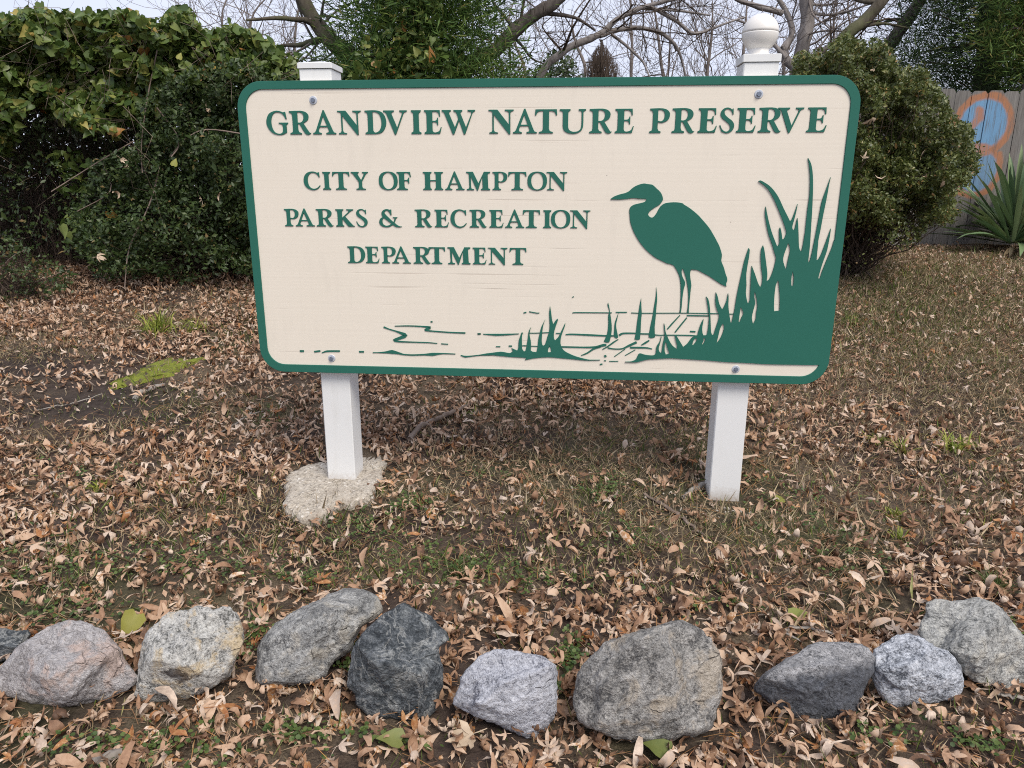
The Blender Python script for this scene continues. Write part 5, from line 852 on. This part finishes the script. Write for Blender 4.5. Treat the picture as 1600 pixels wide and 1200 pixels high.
def leaf_label(i):
    c = [np.hypot(*(pos[i][:2]-R_[0][:2])) for R_ in ROCKS]; j = int(np.argmin(c)); C = ROCKS[j][0]; d = pos[i][:2]-C[:2]; far = c[j] > .42
    rel = ('well ' if far else '')+('in front of' if d[1] < -abs(d[0])*.6 else 'behind' if d[1] > abs(d[0])*.6 else 'left of' if d[0] < 0 else 'right of')
    k = ti[i]; shp = 'five-lobed' if k < 5 else 'four-lobed' if k < 8 else 'three-lobed' if k < 15 else 'forked' if k < 19 else 'oval'; t = tint[i]
    colr = 'dark brown' if t < .16 else 'brown' if t < .4 else 'tan' if t < .66 else 'greyish' if t < .76 else 'pale' if t <= .9 else 'rust orange'
    sz = 'small ' if size[i] < .085 else 'large ' if size[i] > .112 else ''
    if rel.endswith(('front of', 'behind')): rel += (' the left side of' if d[0] < -.07 else ' the right side of' if d[0] > .07 else ' the middle of')
    else: rel = ('close ' if c[j] < .28 else '')+rel
    return sz+colr+' '+shp+' leaf '+rel+' '+RNAME[j]
lm = [np_mesh('fallen_leaf', V*1.0, F, M_LEAF1, smooth=True) for V, F in TEMPL]
for i in near:
    o = bpy.data.objects.new('fallen_leaf', lm[ti[i]]); COL.objects.link(o)
    m4 = Matrix([[*(R[i][r]*size[i]), pos[i][r]] for r in range(3)]+[[0, 0, 0, 1]]); o.matrix_world = m4
    o.color = (float(tint[i]), 0, 0, 1); tag(o, leaf_label(i), 'leaf', 'dry leaves around the boulders')
rest = np.array([i for i in range(n) if i not in near]); parts, tts = [], []
for k, (V, F) in enumerate(TEMPL):
    s = rest[ti[rest] == k]
    if len(s): parts.append(scatter(V, F, pos[s], R[s], size[s][:, None])); tts.append(np.repeat(tint[s], len(V)))
V, F = join(parts); tag(add('leaf_litter', np_mesh('leaf_litter', V, F, M_LITTER, np.concatenate(tts), True)), 'carpet of curled dry brown leaves over the whole bank', 'leaf litter', kind='stuff')
# broken leaf bits
Pb = ground_points(130000, seed=511, mult=.9); nb = len(Pb); R = rot_mats(np.stack([gl.normal(0, .6, nb), gl.normal(0, .6, nb), np.ones(nb)], 1), gl.uniform(0, 6.28, nb)); Pb[:, 2] += .005+gl.random(nb)*.010
V, F = scatter(*DIAMOND, Pb, R, np.stack([gl.uniform(.008, .03, nb), gl.uniform(.015, .04, nb), np.full(nb, .02)], 1)[:, None, :].reshape(nb, 3)) if False else scatter(*DIAMOND, Pb, R, gl.uniform(.010, .034, nb)[:, None])
tag(add('leaf_fragments', np_mesh('leaf_fragments', V, F, M_LITTER, np.repeat(np.clip(gl.normal(.3, .22, nb), 0, 1), 4))), 'crumbled bits of dead leaves on the soil', 'leaf fragments', kind='stuff')
# pine needles and straw
Pn = ground_points(90000, seed=521, dens=False); nn = len(Pn); px, py, w = project(Pn); Pn = Pn[gl.random(nn) < (1-.9*np.exp(-(((px-130)/190)**2+((py-612)/62)**2)**2))* np.clip(.12+.7*(1-density(px, py))+.4*(smooth_noise(Pn[:, 0]*2, Pn[:, 1]*2, 91)), .05, 1)]; nn = len(Pn)
STRIP = (np.array([(-.5, -.5, 0), (.5, -.5, 0), (.5, 0, .05), (-.5, 0, .05), (.5, .5, 0), (-.5, .5, 0)]), np.array([(0, 1, 2), (0, 2, 3), (3, 2, 4), (3, 4, 5)]))
R = rot_mats(np.stack([gl.normal(0, .16, nn), gl.normal(0, .16, nn), np.ones(nn)], 1), gl.uniform(0, 6.28, nn)); Pn[:, 2] += .008+gl.random(nn)*.022
nn = len(Pn); ln = gl.uniform(.03, .15, nn)**1.0; tv_ = STRIP[0][None]*np.stack([gl.uniform(.0013, .0022, nn), ln, ln], 1)[:, None, :]; V = (np.einsum('nij,nkj->nki', R, tv_)+Pn[:, None]).reshape(-1, 3); F = (STRIP[1][None]+(np.arange(nn)*6)[:, None, None]).reshape(-1, 3)
print('NEEDLE', nn, 'LEAF', n, 'FRAG', nb); tag(add('pine_needles', np_mesh('pine_needles', V, F, M_NEEDLE, np.repeat(gl.random(nn), 6))), 'scattered straw and orange-brown pine needles', 'pine needles', kind='stuff')
# grass: thin dry and green blades
def blades(name, P, h, wd, m, lean, tint, label):
    n = len(P); nm_ = np.stack([gl.normal(0, 1, n), gl.normal(0, 1, n), np.zeros(n)+.01], 1); z = nm_/np.linalg.norm(nm_, axis=1, keepdims=True); upv = np.stack([gl.normal(0, lean, n), gl.normal(0, lean, n), np.ones(n)], 1); upv /= np.linalg.norm(upv, axis=1, keepdims=True); x = np.cross(upv, z); x /= np.linalg.norm(x, axis=1, keepdims=True); z = np.cross(x, upv)
    H = h*np.exp(gl.normal(0, .35, n)); B = np.array([(-.3, 0, 0), (.5, .4, .06), (0, 1, .34), (-.5, .4, .06)]); tv_ = B[None]*np.stack([np.full(n, wd)*np.exp(gl.normal(0, .2, n)), H, H], 1)[:, None, :]
    R = np.stack([x, upv, z], 2); V = (np.einsum('nij,nkj->nki', R, tv_)+P[:, None]).reshape(-1, 3); F = (np.array([(0, 1, 2), (0, 2, 3)])[None]+(np.arange(n)*4)[:, None, None]).reshape(-1, 3)
    return np_mesh(name, V, F, m, np.repeat(np.clip(tint(n), 0, 1), 4))
Pg = ground_points(700000, seed=531, dens=False); px, py, w = project(Pg); pr = np.clip(.05+.5*(1-density(px, py))+.4*np.clip((px-1150)/300, 0, 1)*np.clip((950-py)/300, 0, 1)+.25*smooth_noise(Pg[:, 0]*2.6, Pg[:, 1]*2.6, 101), .02, 1)
pr *= 1-.97*np.exp(-(((px-130)/190)**2+((py-612)/70)**2)**2); pr *= np.where(py < 440, np.where(px > 1300, 1, .15), 1); Pg = Pg[gl.random(len(Pg)) < pr]
o = add('dry_grass', blades('dry_grass', Pg, .042, .0034, M_GRASSD, 1.1, lambda n: gl.normal(.5, .25, n), '')); print('DRY', len(Pg)); tag(o, 'short dry tan grass blades between the leaves', 'grass', kind='stuff')
Pg = ground_points(420000, seed=541, dens=False); px, py, w = project(Pg); cl_ = smooth_noise(Pg[:, 0]*3.1, Pg[:, 1]*3.1, 111); pr = np.clip((cl_-.02)*1.1, 0, .6)*np.clip(.15+1-density(px, py)+.25*(px > 1200), 0, 1)
for x, y, a, b, v in [(1330, 500, 60, 35, .6), (1450, 490, 200, 90, .8), (260, 800, 160, 60, .3), (120, 880, 140, 40, .35), (380, 520, 60, 30, .3), (560, 880, 120, 40, .35), (1090, 690, 60, 40, .3), (950, 790, 60, 50, .4), (640, 870, 90, 50, .3), (440, 820, 120, 60, .25), (860, 860, 180, 60, .4), (1180, 860, 120, 60, .35), (1000, 700, 120, 40, .3), (720, 880, 60, 30, .6), (820, 640, 120, 25, .3)]: pr = np.maximum(pr, v*np.exp(-((px-x)/a)**2-((py-y)/b)**2))
pr *= 1-.95*np.exp(-((px-110)/150)**2-((py-610)/60)**2); pr *= np.where((py < 450) & (px < 1300), .1, 1); Pg = Pg[gl.random(len(Pg)) < pr]
o = add('green_grass', blades('green_grass', Pg, .040, .0022, M_GRASSG, .55, lambda n: gl.normal(.4, .25, n), '')); print('GREEN', len(Pg)); tag(o, 'sparse short green grass growing through the leaves', 'grass', kind='stuff')
# small round-leaved weeds in patches
gw = np.random.default_rng(66); wp = []
for x, y, rx, ry, n_ in [(90, 890, 120, 40, 90), (300, 880, 130, 40, 90), (560, 830, 60, 30, 70), (640, 790, 40, 15, 40), (700, 890, 130, 40, 100), (940, 770, 40, 30, 50), (240, 1175, 160, 25, 60), (90, 960, 90, 20, 40), (400, 990, 30, 30, 34), (480, 905, 60, 20, 34), (540, 1040, 20, 20, 16), (890, 1030, 22, 30, 40), (860, 1080, 20, 15, 14), (860, 905, 100, 30, 50), (1250, 780, 120, 40, 50), (1380, 1150, 60, 20, 16), (1530, 1160, 60, 25, 20), (420, 660, 20, 18, 16), (1100, 950, 80, 30, 20), (1560, 985, 30, 12, 16), (120, 740, 90, 30, 24), (980, 840, 70, 30, 30), (470, 1160, 80, 20, 30), (1330, 870, 90, 40, 30), (620, 1165, 60, 15, 14), (760, 745, 30, 8, 12)]:
    for k in range(n_): q = ground_at(x+gw.normal(0, rx*.55), y+gw.normal(0, ry*.55)); wp.append(q)
wp = np.array(wp); wp = wp[clear_of(wp)]; wq = np.repeat(wp, 5, 0)+gw.normal(0, .011, (len(wp)*5, 3))*np.array([1, 1, .0]); wq[:, 2] += gw.uniform(.012, .034, len(wq))
ROUND = (np.array([(.5*math.cos(a), .5*math.sin(a), .06) for a in np.linspace(0, 2*math.pi, 7)[:-1]]+[(0, 0, 0)]), np.array([(i, (i+1) % 6, 6) for i in range(6)]))
R = rot_mats(np.stack([gw.normal(0, .35, len(wq)), gw.normal(-.1, .35, len(wq)), np.ones(len(wq))], 1), gw.uniform(0, 6.28, len(wq))); V, F = scatter(*ROUND, wq, R, gw.uniform(.007, .015, len(wq))[:, None])
tag(add('small_weeds', np_mesh('small_weeds', V, F, M_WEED, np.repeat(gw.random(len(wq)), 7))), 'low patches of tiny round-leaved green weeds', 'weeds', kind='stuff')
# grass tufts one can pick out
def tuft(label, x, y, hpx, n, m, seed, wide=1.0, thin=.004, group='grass tufts on the bank', fine=1):
    g = np.random.default_rng(seed); b = ground_at(x, y); w = project(b[None])[2][0]; h = hpx*w/FPX*1.05; t = thing('grass_tuft', label, 'grass tuft', tuple(map(float, b)), 0, group); V, F, o, tt = [], [], 0, []
    for k in range(n):
        az = g.uniform(0, 6.28); L = h*g.uniform(.6, 1.15); el0 = g.uniform(.7, 1.5); bend = g.uniform(.4, 1.7)*wide; p = np.array([*(g.normal(0, h*.16, 2)*wide), -.01]); a = el0; dr = np.array([math.cos(az), math.sin(az)]); sd = np.array([-dr[1], dr[0], 0]); q = []
        for i in range(6):
            u = i/5; hw = thin*.5*(1-u**2.2)+.0002; q += [p-sd*hw, p+sd*hw]; a = el0-bend*u; p = p+np.array([*(dr*math.cos(a)), math.sin(a)])*L/5
        V += q; F += [(o+2*i, o+2*i+1, o+2*i+3, o+2*i+2) for i in range(5)]; o += 12; tt += [g.random()]*12
    add('blades', np_mesh('blades', np.array(V), np.array(F), m, np.array(tt)), t)
tuft('yellow-green arching grass tuft by the moss at the left', 250, 520, 46, 90, M_TUFT, 1, 1.2, .009)
tuft('loose yellowish grass tuft right of the largest left tuft', 308, 518, 30, 45, M_TUFT, 2, 1.2, .008)
tuft('short flat grass tuft among the leaves left of the concrete collar', 158, 762, 24, 50, M_TUFT, 3, 1.5, .007)
tuft('bright yellow-green grass tuft near the right edge', 1487, 704, 44, 45, M_TUFT, 4, 1.2, .008)
tuft('small grass tuft left of the bright yellow-green one at the right', 1368, 692, 28, 40, M_TUFT, 5, 1.1, .007)
tuft('upright narrow grass tuft between two others on the right', 1408, 708, 30, 26, M_TUFT, 6, .7, .008)
tuft('dense green grass tuft right of the right post', 1397, 808, 26, 50, M_TUFT, 7, 1.3, .007)
tuft('small yellow-green sprig below the dense tuft on the right', 1408, 842, 26, 20, M_TUFT, 8, 1.0, .007)
tuft('fine soft dark green grass clump above the rightmost boulder', 1552, 922, 42, 170, M_WEED, 9, .9, .0022)
tuft('flattened dark green grass tuft in front of the sign between the posts', 715, 895, 34, 80, M_WEED, 10, 1.9, .003)
tuft('thin green grass sprig beside the right edge of the sign', 1330, 508, 26, 60, M_GRASSG, 11, 1.3, .004)
tuft('tiny grass sprig growing against the right end of the concrete collar', 592, 768, 24, 14, M_GRASSG, 12, 1.1, .003)
# moss
def moss():
    out_ = [(435,470),(450,440),(520,415),(560,390),(640,360),(740,350),(765,368),(700,400),(640,430),(560,445),(480,465)]; out_ = [(x/2.5, 420+y/2.5) for x, y in out_]; P = np.array([ground_at(*q) for q in out_]); P = np.array(smooth_closed(P[:, :2], [True]*len(P), 4)); c = P.mean(0); g = np.random.default_rng(9); V, F = [], []; n = len(P); rings = np.linspace(1, .05, 12)
    jag = 1+g.normal(0, .09, n)+.10*np.sin(np.arange(n)*.9)
    for s in rings:
        for q in range(n): xy = c+(P[q]-c)*s*(jag[q] if s > .8 else 1); V.append((*xy, terrain(*xy)-.004+.024*math.sin(min(1, (1-s)*2.6)*math.pi/2)+g.normal(0, .004)))
    for j in range(len(rings)-1): F += [(j*n+k, j*n+(k+1) % n, (j+1)*n+(k+1) % n, (j+1)*n+k) for k in range(n)]
    m, nt, b, out = mat('moss'); v = geopos(nt); q = noise(nt, v, 90, 5, .7); c_ = ramp(nt, q, [(.3, (.10, .12, .02)), (.6, (.23, .26, .03)), (.8, (.30, .32, .05))]); c_ = mixc(nt, ramp(nt, noise(nt, v, 16, 5, .7), [(.53, (0, 0, 0)), (.60, (1, 1, 1))]), c_, (.10, .075, .05)); nt.links.new(c_, b.inputs['Base Color']); b.inputs['Roughness'].default_value = 1; bump(nt, q, 1, .012, b)
    o = add('moss_patch', np_mesh('moss_patch', np.array(V), np.array(F), m, smooth=True)); tag(o, 'bright yellow-green moss patch on bare soil at the left', 'moss')
moss()
# sticks
def stick(label, pts, rpx, m=M_STICK, h=.012, fork=None, name='fallen_stick'):
    g = np.random.default_rng(len(label)+int(pts[0][0])); P = np.array([ground_at(*q) for q in pts]); P[:, 2] += h; w = project(P)[2]; r = np.broadcast_to(np.array(rpx, float), (len(P),))*w/FPX*.5
    t = np.linspace(0, len(P)-1, (len(P)-1)*4+1); Q = np.stack([np.interp(t, range(len(P)), P[:, i]) for i in range(3)], 1); Q[1:-1] += g.normal(0, .003, (len(Q)-2, 3)); R = np.interp(t, range(len(P)), r)*(1+g.normal(0, .07, len(Q)))
    L = [(Q, R)]
    V, F = tubes(L, 7); n = len(Q); F = F.tolist() if hasattr(F, 'tolist') else F; s = len(V)//n
    me = py_mesh(name, V-P[0], [tuple(f) for f in F]+[tuple(range(s)), tuple(range(len(V)-1, len(V)-1-s, -1))], m, True); o = add(name, me, None, tuple(map(float, P[0]))); tag(o, label, 'stick')
    if fork:
        P2 = np.array([ground_at(*q) for q in fork[0]]); P2[:, 2] += h+.008; V, F = tubes([(P2, np.array(fork[1])*.5*project(P2)[2]/FPX)], 6); add('side_branch', np_mesh('side_branch', V-P[0], F, m, smooth=True), o)
stick('dark stick lying on the soil left of the right post', [(1006, 775), (1030, 790), (1058, 808), (1078, 824), (1098, 840)], [5, 7.5, 7.5, 6.5, 5])
stick('thick weathered stick behind the sign right of the left post', [(640, 692), (656, 672), (676, 662), (692, 657), (712, 648), (746, 630)], [9, 9, 8, 7.5, 6.5, 4.5], M_STICK, .02)
stick('short pale broken stick touching the foot of the right post', [(1066, 782), (1080, 772), (1100, 760)], [7, 9, 8], M_PALEW)
stick('forked grey twig behind the half-dark boulder', [(1206, 998), (1236, 991), (1265, 992), (1300, 1000), (1330, 1003)], [6, 6.5, 6, 5.5, 4.5], M_PALEW, .02, ([(1210, 994), (1230, 1005), (1252, 1016)], [5, 5, 4]))
stick('pale short stick lying among leaves right of the right post', [(1454, 795), (1472, 797), (1492, 799)], [4, 4.5, 4], M_PALEW)
stick('thick pale root stub below the moss', [(210, 628), (218, 617), (232, 610), (258, 603)], [7, 9, 9, 5], M_PALEW, .008)
stick('pale wood chip at the bottom left of the photo', [(150, 1198), (172, 1190), (196, 1183)], [14, 17, 12], M_PALEW, .015)
stick('white stick at the right edge beside the boulders', [(1560, 1096), (1578, 1099), (1606, 1104)], [7, 7.5, 7], M_PALEW, .02)
stick('thin brown stick behind the sign near its middle', [(992, 614), (1006, 628), (1020, 652)], [4, 4, 3])
stick('long thin runner crossing the bare soil at the left', [(56, 645), (90, 638), (125, 630), (160, 619)], [2.2, 2, 2, 1.6], M_PALEW)
stick('curved twig on the leaves left of the concrete collar', [(345, 682), (372, 666), (392, 652), (412, 648)], [3, 3, 3, 2], M_PALEW, .02)
stick('thin twig lying near the bottom of the bank right of centre', [(1030, 830), (1045, 850), (1062, 868)], [3, 3, 2])
# odd leaves
def odd_leaf(label, x, y, Lpx, m, tmpl, tilt, spin, h=.02, name='fallen_leaf', cat='leaf', asp=1.0):
    b = ground_at(x, y); b[2] += h; w = project(b[None])[2][0]; s = Lpx*w/FPX; V, F = tmpl; V = np.array(V)*np.array([asp, 1, 1])
    o = add(name, np_mesh(name, V, F, m, smooth=True), None, tuple(map(float, b))); R_ = rot_mats(np.array([tilt], float), np.array([spin]))[0]
    o.matrix_world = Matrix([[*(R_[r]*s), b[r]] for r in range(3)]+[[0, 0, 0, 1]]); tag(o, label, cat); return o
odd_leaf('large yellow-green leaf standing between two pale boulders', 206, 994, 44, M_YLEAF, HEART, (.35, -.75, .6), 2.5, .04)
odd_leaf('yellow heart-shaped leaf on the brown litter above the half-dark boulder', 1246, 976, 32, M_YLEAF, HEART, (0, -.4, .9), .4, .035)
odd_leaf('flat green leaf below the largest boulder', 1026, 1188, 44, M_GLEAF, HEART, (0, -.3, .95), 2.6, .035)
odd_leaf('yellow-green leaf at the bottom left of centre', 612, 1172, 40, M_GLEAF, HEART, (.2, -.4, .9), 1.1, .035)
odd_leaf('yellow leaf beside the foot of the right post', 1216, 786, 22, M_YLEAF, HEART, (.2, -.3, .9), 1.3, .02)
mp_, nt, b, out = mat('pale_tan_leaf'); nt.links.new(ramp(nt, noise(nt, geopos(nt), 40, 4), [(.3, (.36, .27, .18)), (.7, (.52, .41, .29))]), b.inputs['Base Color']); b.inputs['Roughness'].default_value = .6
def flat_palm():
    g = np.random.default_rng(3); V, F = join([lobe(f, L, .085, c, r_, g, 5) for f, L, c, r_ in ((-1.15, .42, .5, .5), (-.5, .55, -.3, .35), (0., .62, .4, .3), (.5, .52, .8, .5), (1.2, .4, .6, .5))]+[lobe(math.pi, .35, .012, .2, 0, g, 2)]); V[:, 2] -= V[:, 2].min(); return V, F
odd_leaf('big pale lobed leaf lying flat below the pale bluish boulder', 738, 1166, 72, mp_, flat_palm(), (0, -.35, .95), -1.2, .03)
for k, (x, y, L, zy) in enumerate([(1315, 74, 9, 6.0), (1325, 86, 10, 6.0), (1362, 107, 9, 5.9), (1365, 150, 11, 5.75), (1362, 190, 13, 5.6), (1378, 280, 12, 5.6), (1445, 277, 11, 5.7), (1474, 290, 11, 5.8), (1482, 265, 11, 5.8), (1350, 245, 9, 5.55), (1440, 240, 8, 5.65)]):
    p = at(x, y, zy-.12); tl = TEMPL[(k*5+8) % len(TEMPL)]; o = add('caught_leaf', np_mesh('caught_leaf', tl[0]*(L*2.0*zy/FPX), tl[1], mp_, smooth=True), None, tuple(p)); o.rotation_euler = (1.2+.3*k, .5*k, 1.1*k); tag(o, 'dead tan leaf caught '+('highest in the rounded shrub,second highest in the rounded shrub,in the rounded shrub just above the corner of the sign,in the rounded shrub beside the top right corner of the sign,in the rounded shrub level with the sign title,low in the rounded shrub near the sign edge,low in the rounded shrub left of its right tip,lowest at the right tip of the rounded shrub,near the right tip of the rounded shrub towards the graffiti,halfway down the rounded shrub near the sign,in the middle of the rounded shrub'.split(',')[k]), 'leaf', 'dead leaves caught in the rounded shrub')
for k, (x, y, L, zy) in enumerate([(160, 405, 14, 5.55), (190, 250, 10, 5.55), (322, 170, 14, 5.5), (310, 312, 11, 5.5), (195, 262, 11, 5.6), (185, 310, 12, 5.6), (340, 308, 12, 5.5), (318, 205, 9, 5.5)]):
    p = at(x, y, zy); tl = TEMPL[(k*3+4) % len(TEMPL)]; o = add('caught_leaf', np_mesh('caught_leaf', tl[0]*(L*1.8*zy/FPX), tl[1], mp_, smooth=True), None, tuple(p)); o.rotation_euler = (1.0+.4*k, .7*k, .9*k); tag(o, 'dead tan leaf caught in the dark shrub '+('at its foot on the left,under the hanging vine leaves,near its top beside the sign,low beside the sign edge,a little right of the hanging vine leaves,on its left flank,lowest beside the sign edge,above the curved bare runner'.split(',')[k]), 'leaf', 'dead leaves caught in the dark shrub')
for x, y, L, lab in ((281, 88, 11, 'bright yellow leaf high in the vine mass'), (273, 254, 12, 'drooping yellow leaf on a bare runner in the dark shrub')):
    p = at(x, y, 5.75 if y < 100 else 5.5); o = add('yellow_leaf', np_mesh('yellow_leaf', HEART[0]*(L*5.8/FPX), HEART[1], M_YLEAF), None, tuple(p)); o.rotation_euler = (1.3, .3, .2); tag(o, lab, 'leaf')
# crushed shell bits by the right post
gs = np.random.default_rng(15); sp_pts = np.array([ground_at(1130+gs.normal(0, 38), 795+abs(gs.normal(0, 10))) for _ in range(36)]+[ground_at(gs.uniform(820, 1080), gs.uniform(720, 800)) for _ in range(40)]+[ground_at(gs.uniform(60, 300), gs.uniform(600, 660)) for _ in range(40)]); sp_pts = sp_pts[clear_of(sp_pts)]
V, F = icosphere(1); R = rot_mats(gs.normal(size=(len(sp_pts), 3)), gs.uniform(0, 6, len(sp_pts))); sp_pts[:, 2] += .006; V, F = scatter(V*np.array([1, .7, .45]), F, sp_pts, R, gs.uniform(.003, .009, len(sp_pts))[:, None])
ms, nt, b, out = mat('shell_grit'); b.inputs['Base Color'].default_value = (.42, .375, .31, 1); b.inputs['Roughness'].default_value = .8
tag(add('shell_grit', np_mesh('shell_grit', V, F, ms)), 'pale grit and crushed shell on the soil by the posts', 'gravel', kind='stuff')
